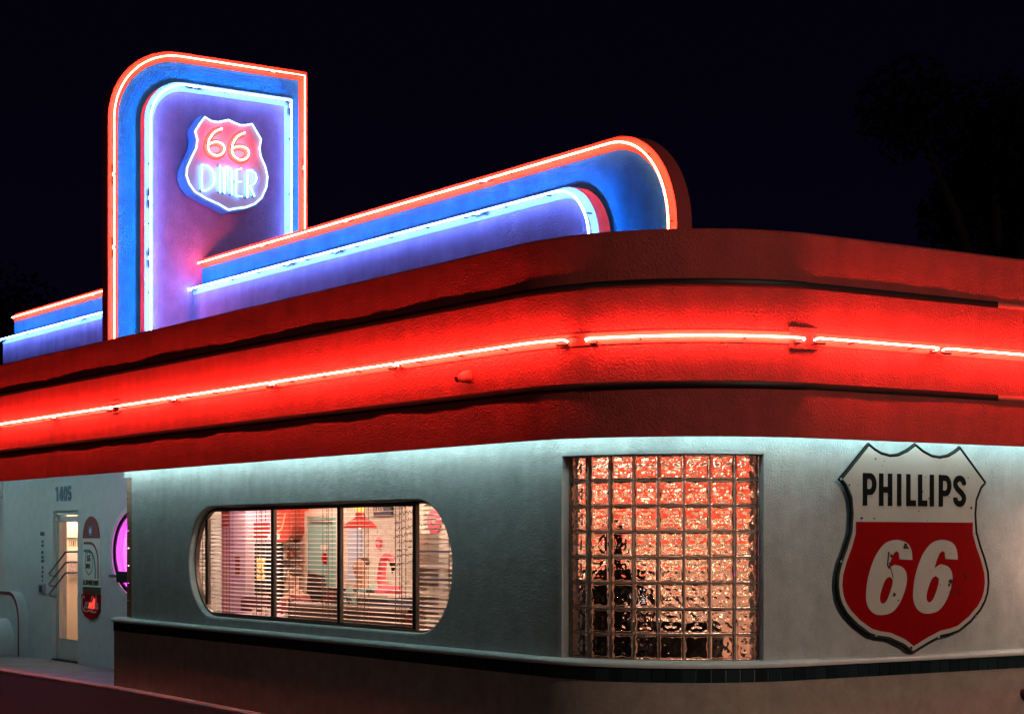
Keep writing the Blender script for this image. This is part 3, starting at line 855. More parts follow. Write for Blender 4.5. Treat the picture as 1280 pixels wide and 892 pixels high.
m = MB(); script_word(m, cxm-0.265, 0.68, 0.44, 0.26, lambda u, v, d: (u, 0.972-d, v), 0.016); m.build('script_lettering', M['signwhite'], rb)
m = MB(); m.tube([(cxm+0.02, 0.955, 0.76), (cxm+0.06, 0.955, 0.82), (cxm+0.09, 0.955, 0.76), (cxm+0.14, 0.955, 0.83), (cxm+0.19, 0.955, 0.88), (cxm+0.17, 0.955, 0.76)], 0.010, 6)
m.build('lit_tube', emit('emblem_neon', (1.0, 0.03, 0.02), 3.0), rb)

# oval porthole window with neon sign
OW = thing('oval_window', 'oval window glowing magenta beside the glass block pillar', 'window', (OX, 1.08, 0.93))
ov = lambda k: [(OX+(ORX+k)*math.cos(2*PI*i/48), OZ+(ORZ+k)*math.sin(2*PI*i/48)) for i in range(48)]
m = MB(); m.extrude(ov(0.05), [ov(-0.012)], lambda x, z: (x, 0.985, z), lambda x, z: (x, 1.001, z)); m.build('casing', M['white'], OW)
m = MB(); m.extrude(ov(-0.001), [ov(-0.05)], lambda x, z: (x, 1.015, z), lambda x, z: (x, 1.035, z)); m.build('frame', M['black'], OW)
m = MB(); m.extrude(ov(-0.045), [], lambda x, z: (x, 1.022, z), lambda x, z: (x, 1.027, z)); m.build('pane', M['pane'], OW)
m = MB(); m.tube([(OX+(ORX-.03)*math.cos(2*PI*i/48), 1.12, OZ+(ORZ-.03)*math.sin(2*PI*i/48)) for i in range(49)], 0.010, 8); m.build('neon_ring', M['neon_pink'], OW)
m = MB(); m.tube([(-12.25+0.80*math.cos(2*PI*i/48), 1.285, OZ+(ORZ+.02)*math.sin(2*PI*i/48)) for i in range(49)], 0.012, 8); m.build('neon_ring', emit('sheet_fill_magenta', (1.0, 0.02, 0.90), 60), OW)  # second ring added to brighten the backing sheet
NS = thing('neon_open_sign', 'pink neon open sign hanging inside the oval window', 'neon sign', (OX-0.5, 1.3, 1.5))
m = MB(); m.box((-13.4, 1.32, 0.6), (-10.8, 1.34, 2.3)); m.build('backing_sheet', mat('magenta_sheet', (0.75, 0.03, 0.80), 0.6), NS)
def neon2(m, pts, y=1.24, r=0.009): m.tube([(u, y, v) for u, v in pts], r, 6)
m = MB(); neon2(m, [(-12.82, 1.31), (-12.82, 1.70), (-11.6, 1.70), (-11.6, 1.31), (-12.82, 1.31)]); m.build('border_tube', M['neon_open'], NS)
m = MB()
for k, ch in enumerate('OPEN'):
    for st in glyph(ch, 0.0001, 0.55): neon2(m, [(-12.74+k*.28+x*.38, 1.35+y*.31) for x, y in st])
m.build('letter_tube', M['neon_open'], NS)

# dark bracketed box near the pillar
BX = thing('bracket_box', 'small dark box on an arm in front of the magenta oval window', 'box', (-11.9, 0.95, 1.1))
m = MB(); m.box((-11.99, 0.88, 1.115), (-11.60, 0.995, 1.25)); m.build('box', M['black'], BX)
m = MB(); m.box((-12.29, 0.90, 1.17), (-11.98, 0.93, 1.205)); m.build('arm', M['bronze'], BX)

# stepped deco buttress at the left
SB = thing('stepped_buttress', 'low rounded stepped stucco buttress with maroon and teal bands left of the door', 'planter wall', (-16.4, 0.8, 0))
def step(x1, zt, y0, y1, r, name, stripe):
    pts = [(-18.2, -0.1), (x1, -0.1)] + [(x1-r+r*math.cos(a), zt-r+r*math.sin(a)) for a in [PI/2*i/10 for i in range(11)]] + [(-18.2, zt)]
    m = MB(); m.extrude(pts, [], lambda x, z: (x, y0, z), lambda x, z: (x, y1, z)); b_ = m.build(name, M['stucco_door'], SB)
    q = [(x1-0.02, 0.0)] + [(x1-r+(r-.02)*math.cos(a), zt-r+(r-.02)*math.sin(a)) for a in [PI/2*i/10 for i in range(11)]] + [(-18.2, zt-0.02)]
    m = MB(); ribbon(m, q, 0.05, lambda u, v, d: (u, y0-d, v), 0.006); m.build('edge_band', M[stripe], b_)
step(-15.52, 0.90, 0.86, 0.998, 0.42, 'tall_step', 'maroon')
step(-15.72, 0.52, 0.60, 0.858, 0.34, 'low_step', 'teal')

# ------------------------------------------------------------------ pylon and roof wings
def gable(a0, a1, zb, zt, r, inset, side, nseg=16):
    """open path up one side, round one top corner and on; side='L': round at a0, square at a1; 'R': round at a1"""
    a0i, a1i, zti, ri = a0+inset, a1-inset, zt-inset, max(0.02, r-inset)
    arc = [(a0i+ri-ri*math.cos(t), zti-ri+ri*math.sin(t)) for t in [PI/2*i/nseg for i in range(nseg+1)]]
    arcR = [(a1i-ri+ri*math.sin(t), zti-ri+ri*math.cos(t)) for t in [PI/2*i/nseg for i in range(nseg+1)]]
    if side == 'L': return [(a0i, zb)] + arc + [(a1i, zti), (a1i, zb)]
    if side == 'R': return [(a0i, zb), (a0i, zti)] + arcR + [(a1i, zb)]
    return [(a0i, zti)] + arcR + [(a1i, zb)]          # 'T': no left leg
def band(mb, A, Bp, fr, d0, d1):
    n = len(A); vs = [fr(*p, d1) for p in A] + [fr(*p, d1) for p in Bp] + [fr(*p, d0) for p in A] + [fr(*p, d0) for p in Bp]; fs = []
    for i in range(n-1): fs += [(i, i+1, n+i+1, n+i), (i, 2*n+i, 2*n+i+1, i+1), (n+i, n+i+1, 3*n+i+1, 3*n+i)]
    fs += [(0, n, 3*n, 2*n), (n-1, 2*n-1, 4*n-1, 3*n-1)]
    mb.add(vs, fs)
def tubes_on(path, fr, d, r, mt, par, breaks=(), name='neon_tube'):
    """neon run following a path, cut into lengths, each with electrodes turned back to the face"""
    pts = [Vector((p[0], p[1])) for p in path]
    segs = []; L_ = [0]
    for a, b in zip(pts, pts[1:]): L_.append(L_[-1]+(b-a).length)
    tot = L_[-1]
    def at(t):
        t = max(0, min(tot, t))
        for i in range(len(pts)-1):
            if t <= L_[i+1]+1e-9:
                q = (t-L_[i])/max(1e-9, L_[i+1]-L_[i]); return pts[i]+(pts[i+1]-pts[i])*q
        return pts[-1]
    cuts_ = [0] + [b*tot for b in breaks] + [tot]
    for a, b in zip(cuts_, cuts_[1:]):
        a2, b2 = a+0.015, b-0.015
        inner_ = [l for l in L_ if a2+0.02 < l < b2-0.02]
        ts = [a2] + sorted(inner_ + [a2+0.02, b2-0.02]) + [b2]
        P3 = [fr(*at(a2), d-0.04)] + [fr(*at(t), d) for t in ts] + [fr(*at(b2), d-0.04)]
        m = MB(); m.tube(P3, r, 8); tb = m.build(name, mt, par)
        for e, dr in ((a2, 1), (b2, -1)):
            p0, p1 = at(e), at(e+dr*0.10)
            m = MB(); m.tube([fr(*p0, d-0.05), fr(*p1, d-0.035)], 0.014, 6); m.build('electrode', M['electrode'], tb)
        t = a2+0.4
        while t < b2-0.2:
            q = at(t); m = MB(); m.tube([fr(*q, 0.0), fr(*q, d-r)], 0.007, 6); m.build('standoff', M['electrode'], tb); t += 0.7

PX = -11.056
PY = thing('neon_pylon', 'tall upright sign slab with one rounded shoulder, outlined in red and blue neon', 'sign tower', (PX-0.08, 1.7, 3.5))
frP = lambda y, z, d: (PX+d, y, z)
out = gable(0.395, 3.075, 3.49, 7.605, 0.92, 0, 'L')
m = MB(); m.extrude(out, [], lambda y, z: (PX, y, z), lambda y, z: (PX-0.17, y, z)); m.build('slab', M['edge_red'], PY)
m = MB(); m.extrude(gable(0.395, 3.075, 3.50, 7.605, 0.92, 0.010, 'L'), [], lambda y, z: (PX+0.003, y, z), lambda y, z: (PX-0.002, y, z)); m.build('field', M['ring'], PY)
m = MB(); band(m, gable(0.395, 3.075, 3.5, 7.605, 0.92, 0.003, 'L'), gable(0.395, 3.075, 3.5, 7.605, 0.92, 0.125, 'L'), frP, -0.01, 0.006); m.build('red_stripe', M['stripe_red'], PY)
tubes_on(gable(0.395, 3.075, 3.5, 7.605, 0.92, 0.062, 'L'), frP, 0.055, 0.0078, M['neon_red2'], PY, (0.16, 0.245, 0.385, 0.565, 0.72, 0.84))
RP = 0.115
inn = gable(0.812, 2.80, 3.5, 7.215, 0.52, 0, 'L')
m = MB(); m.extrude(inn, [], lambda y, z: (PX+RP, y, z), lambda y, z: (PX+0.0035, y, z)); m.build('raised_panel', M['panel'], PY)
frI = lambda y, z, d: (PX+RP+d, y, z)
m = MB(); band(m, gable(0.812, 2.80, 3.5, 7.215, 0.52, 0.003, 'L'), gable(0.812, 2.80, 3.5, 7.215, 0.52, 0.115, 'L'), frI, -0.01, 0.005); m.build('blue_stripe', M['stripe_blue'], PY)
tubes_on(gable(0.812, 2.80, 3.5, 7.215, 0.52, 0.050, 'L'), frI, 0.085, 0.0078, M['neon_blue'], PY, (0.17, 0.25, 0.45, 0.60, 0.80))
# red tube on the narrow back edge of the slab
m = MB(); m.tube([(PX-0.20, 0.44, 3.6), (PX-0.20, 0.44, 6.2)], 0.009, 6); m.build('neon_tube', M['neon_red2'], PY)

WY = 1.571
def wing(name, label, x0, x1, round_end, loc, lower_x0=None):
    Wg = thing(name, label, 'roof sign wing', loc)
    side = 'T' if round_end else None
    ztop, r = 5.085, 0.86
    frW = lambda x, z, d: (x, WY-d, z)
    def path(xa, xb, zt, r, ins):
        if round_end: return gable(xa-ins, xb, 3.5, zt, r, ins, 'T')
        return [(xa, zt-ins), (xb, zt-ins)]
    if round_end: sl = [(x0, 3.49)] + path(x0, x1, ztop, r, 0)
    else: sl = [(x0, 3.49), (x0, ztop), (x1, ztop), (x1, 3.49)]
    m = MB(); m.extrude(sl, [], lambda x, z: (x, WY, z), lambda x, z: (x, WY+0.15, z)); m.build('slab', M['edge_red'], Wg)
    fl = [(x0+0.004, 3.50)] + path(x0+0.004, x1, ztop, r, 0.010) if round_end else [(x0+0.01, 3.50), (x0+0.01, ztop-0.01), (x1-0.004, ztop-0.01), (x1-0.004, 3.50)]
    m = MB(); m.extrude(fl, [], lambda x, z: (x, WY-0.003, z), lambda x, z: (x, WY+0.002, z)); m.build('field', M['ring'], Wg)
    m = MB(); band(m, path(x0, x1, ztop, r, 0.003), path(x0, x1, ztop, r, 0.115), frW, -0.01, 0.006); m.build('red_stripe', M['stripe_red'], Wg)
    tubes_on(path(x0+0.02, x1, ztop, r, 0.056), frW, 0.055, 0.0078, M['neon_red2'], Wg, (0.17, 0.36, 0.62) if round_end else (0.5,))
    xi = lower_x0 if lower_x0 is not None else x0
    z2, r2, xr = 4.735, 0.54, x1-0.90 if round_end else x1
    if round_end: s2 = [(xi, 3.5)] + path(xi, xr, z2, r2, 0)
    else: s2 = [(xi, 3.5), (xi, z2), (xr, z2), (xr, 3.5)]
    m = MB(); m.extrude(s2, [], lambda x, z: (x, WY-0.12, z), lambda x, z: (x, WY-0.0035, z)); m.build('raised_panel', M['panel'], Wg)
    frV = lambda x, z, d: (x, WY-0.12-d, z)
    m = MB(); band(m, path(xi, xr, z2, r2, 0.003), path(xi, xr, z2, r2, 0.100), frV, -0.01, 0.005); m.build('blue_stripe', M['stripe_blue'], Wg)
    tubes_on(path(xi+0.02, xr, z2, r2, 0.044), frV, 0.085, 0.0078, M['neon_blue'], Wg, (0.28, 0.40, 0.70) if round_end else (0.5,))
    return Wg
wing('neon_wing', 'long low sign wing running right from the pylon to a rounded end', PX+0.002, -1.705, True, (-6.3, WY, 3.5), PX+RP+0.007)
wing('neon_wing', 'short straight sign wing left of the pylon', -17.775, PX-0.172, False, (-14.5, WY, 3.5), -17.95)

# shield sign on the pylon
SX = PX+RP+0.015
SG = thing('shield_sign', 'illuminated route shield reading 66 diner in neon on the tall pylon', 'neon sign', (SX+0.1, 1.8, 5.66))
outl = [(1.482,6.773),(1.567,6.734),(1.659,6.731),(1.737,6.755),(1.799,6.777),(1.862,6.756),(1.956,6.732),(2.034,6.739),(2.121,6.767),(2.177,6.687),(2.248,6.588),(2.224,6.477),(2.24,6.378),(2.304,6.255),(2.336,6.129),(2.32,5.997),(2.256,5.861),(2.161,5.772),(2.034,5.716),(1.909,5.69),(1.799,5.661),(1.675,5.717),(1.505,5.771),(1.352,5.84),(1.276,5.93),(1.238,6.025),(1.246,6.124),(1.299,6.243),(1.367,6.377),(1.383,6.478),(1.352,6.58),(1.413,6.679)]
cy_, cz_ = 1.79, 6.25
big = [((y-cy_)*1.035+cy_, (z-cz_)*1.03+cz_) for y, z in outl]
m = MB(); m.extrude(big, [], lambda y, z: (SX+0.21, y, z), lambda y, z: (SX+0.03, y, z)); m.build('can', M['can'], SG, angle=25)
ins = [((y-cy_)*0.995+cy_, (z-cz_)*0.995+cz_) for y, z in outl]
m = MB(); m.extrude(ins, [], lambda y, z: (SX+0.214, y, z), lambda y, z: (SX+0.205, y, z)); m.build('face', M['face'], SG)
for (y, z) in ((1.5, 6.5), (2.1, 6.5), (1.5, 6.0), (2.05, 6.0)):
    m = MB(); m.tube([(SX-0.01, y, z), (SX+0.04, y, z)], 0.02, 8); m.build('mount', M['black'], SG)
bt = [((y-cy_)*0.985+cy_, (z-cz_)*0.985+cz_) for y, z in outl]
bt = bt[20:] + bt[:21]
fx_ = SX+0.245
m = MB(); m.tube([(fx_, y, z) for y, z in bt[:17]], 0.011, 8); m.build('border_tube', M['neon_white'], SG)
m = MB(); m.tube([(fx_, y, z) for y, z in bt[16:]], 0.011, 8); m.build('border_tube', M['neon_white'], SG)
def smooth(pts, n=6):
    out = []
    for i in range(len(pts)-1):
        p0 = Vector(pts[max(i-1,0)]); p1 = Vector(pts[i]); p2 = Vector(pts[i+1]); p3 = Vector(pts[min(i+2,len(pts)-1)])
        for k in range(n):
            t = k/n
            out.append(tuple(0.5*((2*p1)+(-p0+p2)*t+(2*p0-5*p1+4*p2-p3)*t*t+(-p0+3*p1-3*p2+p3)*t**3)))
    out.append(tuple(pts[-1])); return out
six1 = [(1.714,6.652),(1.613,6.597),(1.544,6.497),(1.528,6.41),(1.551,6.349),(1.628,6.315),(1.706,6.338),(1.745,6.4),(1.729,6.455),(1.659,6.482),(1.582,6.466),(1.536,6.439)]
six2 = [(2.019,6.639),(1.924,6.585),(1.862,6.492),(1.846,6.404),(1.869,6.343),(1.948,6.299),(2.026,6.318),(2.071,6.373),(2.058,6.436),(1.987,6.464),(1.909,6.455),(1.854,6.427)]
fF = lambda u, v, d: (SX+0.214+d, u, v)
for sp in (six1, six2):
    q = smooth(sp, 4)
    m = MB(); ribbon(m, [(u-0.006, v-0.006) for u, v in q], 0.085, fF, 0.002); m.build('painted_numeral', M['facenum'], SG)
    m = MB(); m.tube([(fx_+0.004, u, v) for u, v in q], 0.009, 8); m.build('numeral_tube', M['neon_num'], SG)
LT = dict(
 D=[[(1.451,5.867),(1.444,5.90),(1.444,6.181),(1.521,6.176),(1.582,6.133),(1.61,6.051),(1.605,5.979),(1.57,5.919),(1.498,5.876),(1.46,5.869)]],
 I=[[(1.683,6.201),(1.683,5.874)]],
 N=[[(1.745,5.866),(1.745,6.172),(1.784,6.191),(1.827,6.174),(1.843,6.126),(1.843,5.862)]],
 E=[[(1.971,6.19),(1.905,6.168),(1.896,6.024),(1.896,5.853),(1.979,5.853)],[(1.899,6.025),(1.971,6.032)]],
 R=[[(2.05,5.847),(2.05,6.177),(2.113,6.184),(2.164,6.146),(2.177,6.09),(2.148,6.03),(2.082,5.984),(2.105,5.953),(2.148,5.871)]])
for ch, sts in LT.items():
    m = MB()
    for st in sts: ribbon(m, st, 0.055, fF, 0.002)
    m.build('painted_letter', M['faceltr'], SG)
    m = MB(); m2 = MB()
    for st in sts:
        m.tube([(fx_+0.004, u, v) for u, v in st], 0.008, 8)
        for e in (st[0], st[-1]): m2.tube([(SX+0.21, e[0]-0.012, e[1]), (fx_, e[0]-0.012, e[1])], 0.013, 6)
    tb = m.build('letter_tube', M['neon_ice'], SG); m2.build('electrode', M['teal'], tb)

# ------------------------------------------------------------------ oil company shield sign on the side wall
PH = thing('shield_wall_sign', 'large red and white enamel shield sign reading Phillips 66 right of the glass blocks', 'sign', (0.03, 2.46, 0.77))
left = [(1.989,2.381),(2.050,2.345),(2.120,2.315),(2.214,2.300),(2.300,2.308),(2.390,2.340),(2.482,2.391)]
lside = [(1.989,2.381),(1.88,2.28),(1.685,2.099),(1.745,2.05),(1.795,1.96),(1.808,1.85),(1.795,1.71),(1.755,1.61),(1.705,1.51),(1.664,1.40),(1.656,1.31),(1.671,1.225),(1.70,1.16),(1.755,1.09),(1.863,1.003),(2.00,0.928),(2.10,0.905),(2.20,0.892),(2.343,0.842),(2.455,0.775)]
mx = 2.4815
outs = left + [(2*mx-y, z) for y, z in left[::-1][1:]] + [(2*mx-y, z) for y, z in lside[1:-1]] + [(2.455, 0.775)] + [p for p in lside[::-1][1:-1]]
# outline runs top-left -> top-right -> down the right -> tip -> up the left
def insetp(poly, d):
    n = len(poly); out = []
    for i, p in enumerate(poly):
        a = Vector(poly[i-1]); b = Vector(poly[(i+1) % n]); p = Vector(p)
        d1 = (p-a).normalized(); d2 = (b-p).normalized()
        n1 = Vector((d1.y, -d1.x)); n2 = Vector((d2.y, -d2.x))
        q = n1+n2
        q = q/max(0.35, q.dot(n1)) if q.length > 1e-6 else n1
        out.append(tuple(p+q*d))
    return out
f0 = lambda x0: (lambda y, z: (x0, y, z))
m = MB(); m.extrude(outs, [], f0(0.050), f0(0.036)); m.build('backing', M['ink'], PH, angle=25)
m = MB(); m.extrude(insetp(outs, 0.024), [], f0(0.056), f0(0.050)); fc = m.build('white_face', M['signwhite'], PH)
# raised black tube rim
m = MB(); m.tube([(0.054, y, z) for y, z in insetp(outs, 0.008) + insetp(outs, 0.008)[:1]], 0.0065, 6); m.build('rim', M['black'], PH)
redf = [p for p in insetp(outs, 0.058) if p[1] < 1.79]
redf = sorted([p for p in redf if p[0] < 2.4815], key=lambda p: -p[1]) + sorted([p for p in redf if p[0] >= 2.4815], key=lambda p: p[1])
redf = [(1.852, 1.786)] + [p for p in redf if p[1] < 1.76] + [(2*mx-1.852, 1.786)]
m = MB(); m.extrude(redf, [], f0(0.059), f0(0.0565)); m.build('red_field', M['signred'], PH)
six = [(2.44,1.497),(2.43,1.571),(2.382,1.627),(2.275,1.65),(2.168,1.631),(2.086,1.572),(2.021,1.48),(1.975,1.371),(1.954,1.27),(1.955,1.194),(1.986,1.131),(2.051,1.091),(2.133,1.084),(2.227,1.104),(2.298,1.162),(2.352,1.247),(2.382,1.34),(2.37,1.409),(2.322,1.448),(2.251,1.461),(2.198,1.44),(2.18,1.428),(2.209,1.495),(2.239,1.546),(2.269,1.565),(2.296,1.555),(2.304,1.503)]
hol = [(2.198,1.372),(2.156,1.352),(2.121,1.293),(2.097,1.226),(2.103,1.183),(2.133,1.17),(2.168,1.19),(2.203,1.249),(2.227,1.308),(2.23,1.351)]
for dy in (0, 0.497):
    m = MB(); m.extrude([(y+dy, z) for y, z in smooth(six[:20], 3)[:-1] + six[19:]], [[(y+dy, z) for y, z in smooth(hol+hol[:1], 3)[:-1]]], f0(0.062), f0(0.0595)); m.build('numeral', M['signwhite'], PH)
fR = lambda u, v, d: (0.0562+d, u, v)
Hh = 0.245; t_ = 0.188
letters = [('P', 1.922, 0.142), ('H', 2.091, 0.139), ('I', 2.281, 0.046), ('L', 2.379, 0.104), ('L', 2.505, 0.101), ('I', 2.633, 0.046), ('P', 2.732, 0.140), ('S', 2.892, 0.144)]
for ch, u, wd in letters:
    m = MB()
    for k, st in enumerate(glyph(ch, t_, wd/Hh)):
        ribbon(m, [(u+x*Hh, 1.907+y*Hh) for x, y in st], t_*Hh, fR, 0.003, 0.0003*k)
    m.build('letter', M['ink'], PH, angle=0)
# chips in the enamel
rnd = random.Random(3)
m = MB()
for (y, z, s_) in [(2.362,1.597,.030),(2.39,1.59,.014),(2.215,1.53,.02),(2.245,1.235,.022),(2.29,1.19,.010),(2.86,1.33,.028),(2.84,1.30,.018),(2.89,1.34,.014),(2.87,1.30,.010),(2.85,1.245,.012),(2.88,1.245,.010),(1.905,1.81,.016),(2.96,1.24,.014),(2.93,1.26,.010),(3.03,1.37,.020),(1.90,1.73,.012),(2.43,0.83,.016),(3.06,1.68,.012),(3.09,1.90,.014),(2.20,1.47,.014),(2.19,1.44,.010),(1.78,2.06,.010),(2.05,2.26,.008),(2.62,1.97,.007),(2.51,1.87,.006),(2.55,2.02,.007)] + [(rnd.uniform(1.85, 3.1), rnd.uniform(1.05, 2.25), rnd.uniform(.003, .007)) for _ in range(26)]:
    n = 7; q = [(y+s_*rnd.uniform(.4, 1)*math.cos(2*PI*i/n), z+s_*rnd.uniform(.4, 1)*math.sin(2*PI*i/n)) for i in range(n)]
    m.extrude(q, [], f0(0.0650), f0(0.060))
m.build('enamel_chips', M['rust'], PH, angle=0, kind='stuff')
m = MB()
ribbon(m, [(2.19,1.56),(2.18,1.50),(2.175,1.46),(2.19,1.44)], 0.012, lambda u, v, d: (0.062+d, u, v), 0.0028)
ribbon(m, [(2.20,1.45),(2.22,1.41),(2.235,1.36)], 0.006, lambda u, v, d: (0.062+d, u, v), 0.0028)
m.build('crack', M['rust'], PH, angle=0)
for y, z in [(1.69, 1.49), (3.27, 1.45), (3.25, 2.09), (1.69, 2.10), (3.12, 1.70), (3.14, 1.05), (2.72, 0.90), (2.05, 0.93)]:
    m = MB(); m.lathe((0.07, y, z), [(0.010, -0.004), (0.010, 0.002), (0.004, 0.005)], 8, 'x'); m.build('bolt', M['greypl'], PH)

# assumed lamp, added out of view for the warm glow along the side wall
WL = thing('assumed_wall_lamp', 'assumed small warm wall lamp, out of view, mounted along the side wall past the shield sign', 'lamp', (0.05, 4.05, 1.5))
m = MB(); m.box((0.0, 4.13, 1.42), (0.03, 4.27, 1.62)); m.build('back_plate', M['bronze'], WL)
m = MB(); m.lathe((0.42, 4.2, 1.60), [(0.02, 0.05), (0.07, 0.03), (0.075, 0.0), (0.07, 0.0), (0.065, 0.025), (0.015, 0.045)], 14); m.build('lamp_shade', M['bronze'], WL)
m = MB(); m.lathe((0.42, 4.2, 1.52), [(0.01, -0.04), (0.035, -0.02), (0.04, 0.01), (0.03, 0.045), (0.012, 0.07)], 12); m.build('bulb', emit('assumed_wall_bulb', (1.0, 0.58, 0.42), 200), WL)
m = MB(); m.tube([(0.03, 4.2, 1.58), (0.15, 4.2, 1.64), (0.42, 4.2, 1.645)], 0.01, 6); m.build('arm', M['bronze'], WL)
VS = thing('standpipe_cap', 'dark purple round cap projecting from the brown base wall at the right edge', 'pipe cap', (0.05, 3.55, 0.55))
m = MB(); m.lathe((0.03, 3.72, 0.42), [(0.035, 0.0), (0.038, 0.06), (0.030, 0.085), (0.012, 0.095)], 14, 'x'); m.build('cap', mat('purple_cap', (0.05, 0.008, 0.03), 0.4), VS)

# ------------------------------------------------------------------ interior of the diner
IN = B
def part(name, mb, mt, par=None, **k): return mb.build(name, mt, par or IN, **k)
m = MB(); m.box((-24, 1.25, -0.05), (-0.25, 7.0, 0.0)); part('interior_floor', m, M['floor'], angle=0)
m = MB(); m.box((-9.5, 0.25, -0.05), (-1.4, 1.24, 0.0)); part('interior_floor', m, M['floor'], angle=0)
m = MB(); m.box((-21.4, 3.5, 0.0), (-14.9, 3.6, 2.6)); part('back_wall', m, M['cream'], angle=0)
m = MB(); m.box((-14.9, 3.501, 0.0), (-11.80, 3.6, 2.6)); part('back_wall', m, M['peach'], angle=0)
m = MB(); m.box((-11.80, 3.515, 0.0), (-8.0, 3.6, 2.6)); bw = part('back_wall', m, M['brickw'], angle=0)
m = MB(); m.box((-8.0, 3.502, 0.0), (-0.2, 3.6, 2.6)); part('back_wall', m, M['peach'], angle=0)
m = MB(); m.box((-21.5, 1.2, 0.0), (-21.4, 3.6, 2.6)); part('end_partition', m, M['cream'], angle=0)
# painted brick courses on the white wall
bk = MB(); bk.box((-0.098, -0.012, -0.030), (0.098, 0, 0.030)); bk_me = bk.mesh('brick', M['brickw'], angle=0)
row = 0; z = 0.62
while z < 2.05:
    x = -10.93 + (0.1 if row % 2 else 0)
    while x < -8.2:
        if not (-10.75 < x < -10.28 and z < 1.85): inst('brick', bk_me, (x, 3.514, z), bw)
        x += 0.207
    z += 0.070; row += 1
# handwriting on the brick
rnd = random.Random(11)
m = MB()
for k in range(9):
    u, v = -9.62 + rnd.uniform(-.05, .1), 2.02 - 0.085*k
    pts = [(u, v)]
    for i in range(34):
        u += 0.018; pts.append((u, v + rnd.uniform(-.02, .022) + 0.002*i))
    ribbon(m, pts, 0.006, lambda a, b, d: (a, 3.5015-d, b), 0.003)
m.build('handwriting', M['black'], bw, angle=0)
# coral arch and drop soffit
m = MB(); m.extrude([(-14.4, 1.60), (-12.2, 1.60)] + [(-12.2+0.35*math.sin(a), 1.95-0.35*math.cos(a)) for a in [PI/2*i/8 for i in range(9)]] + [(-11.85, 2.6), (-14.4, 2.6)], [], lambda x, z: (x, 3.30, z), lambda x, z: (x, 3.49, z))
co = part('coral_arch', m, M['coral'])
m = MB(); m.tube([(-14.3, 3.22, 1.68), (-12.3, 3.22, 1.68), (-12.05, 3.22, 1.80), (-11.95, 3.22, 2.0)], 0.012, 6); m.build('neon_tube', M['redglow'], co)
m = MB(); m.box((-7.4, 3.40, 1.90), (-0.6, 3.499, 2.6)); co2 = part('coral_soffit', m, M['coral'])
m = MB(); m.tube([(-7.3, 3.36, 1.99), (-0.8, 3.36, 1.99)], 0.012, 6); m.build('neon_tube', M['redglow'], co2)
for k in range(6):  # lamps added as bright points refracted by the glass blocks
    x = -6.9+0.95*k
    t = thing('glint_lamp', ('first', 'second', 'third', 'fourth', 'fifth', 'sixth')[k] + ' added globe lamp from the left for glints in the glass blocks', 'lamp', (x, 3.4, 1.5), 'added globe lamps for glints in the glass blocks')
    m = MB(); m.lathe((x, 3.42, 1.52), [(0.01, -0.06), (0.05, -0.04), (0.065, 0.0), (0.05, 0.04), (0.01, 0.06)], 12); m.build('globe', M['globe'], t)
    m = MB(); m.box((x-.03, 3.45, 1.48), (x+.03, 3.50, 1.56)); m.build('bracket', M['chrome'], t)
for k in range(5):
    x = -6.42+0.95*k
    t = thing('wall_picture', ('first', 'second', 'third', 'fourth', 'fifth')[k] + ' dark framed picture from the left on the peach back wall', 'picture', (x, 3.49, 1.3), 'pictures on the back wall')
    m = MB(); m.box((x-.2, 3.47, 1.30), (x+.2, 3.50, 1.72)); m.build('frame', M['black'], t)
    m = MB(); m.box((x-.16, 3.462, 1.34), (x+.16, 3.469, 1.68)); m.build('print', M['paper'], t)
# lilac column
m = MB(); m.box((-10.86, 1.9, 0.0), (-10.42, 2.3, 2.6)); cl = part('column', m, M['purple'])
m = MB(); m.box((-10.68, 1.885, 1.22), (-10.56, 1.899, 1.44)); m.build('notice', M['maroon'], cl)
# cream partition panels left of the column
m = MB(); m.box((-12.6, 2.3, 0), (-10.87, 2.36, 1.80)); part('partition', m, M['peach'])
m = MB(); m.box((-12.6, 2.29, 1.80), (-10.87, 2.37, 2.6)); part('partition', m, M['coral'])
# vestibule wall seen through the entrance door
m = MB(); m.box((-16.60, 1.70, 0), (-14.6, 1.75, 2.55)); vw = part('vestibule_wall', m, M['cream'])
m = MB(); m.box((-16.09, 1.685, 0.0), (-15.95, 1.699, 2.5)); m.build('orange_stripe', M['orange'], vw)
m = MB(); m.box((-15.94, 1.688, 1.66), (-14.7, 1.699, 1.675)); m.build('picture_rail', M['bronze'], vw)
m = MB(); word(m, 'SANTA', -15.80, 1.55, 0.085, lambda u, v, d: (u, 1.699-d, v), 0.12, 0.6, 0.3, 0.004); m.build('lettering', M['bronze'], vw)
PT = thing('framed_picture', 'framed pale landscape picture seen through the entrance door', 'picture', (-15.5, 1.67, 1.0))
m = MB(); m.box((-15.80, 1.675, 1.10), (-15.1, 1.699, 1.50)); m.build('frame', M['cup'], PT)
m = MB(); m.box((-15.77, 1.668, 1.13), (-15.13, 1.6745, 1.34)); m.build('print', M['paper'], PT)
NO = thing('hanging_notice', 'dark notice sheet hanging inside the top right of the door glass', 'notice', (-13.8, 1.12, 1.65))
m = MB(); m.box((-13.86, 1.105, 1.66), (-13.76, 1.110, 1.86)); m.build('sheet', M['black'], NO)
m = MB(); m.box((-13.56, 1.201, 0), (-13.50, 1.70, 2.55)); part('light_stop_partition', m, M['cream'])  # added to block the magenta neon from reaching the vestibule
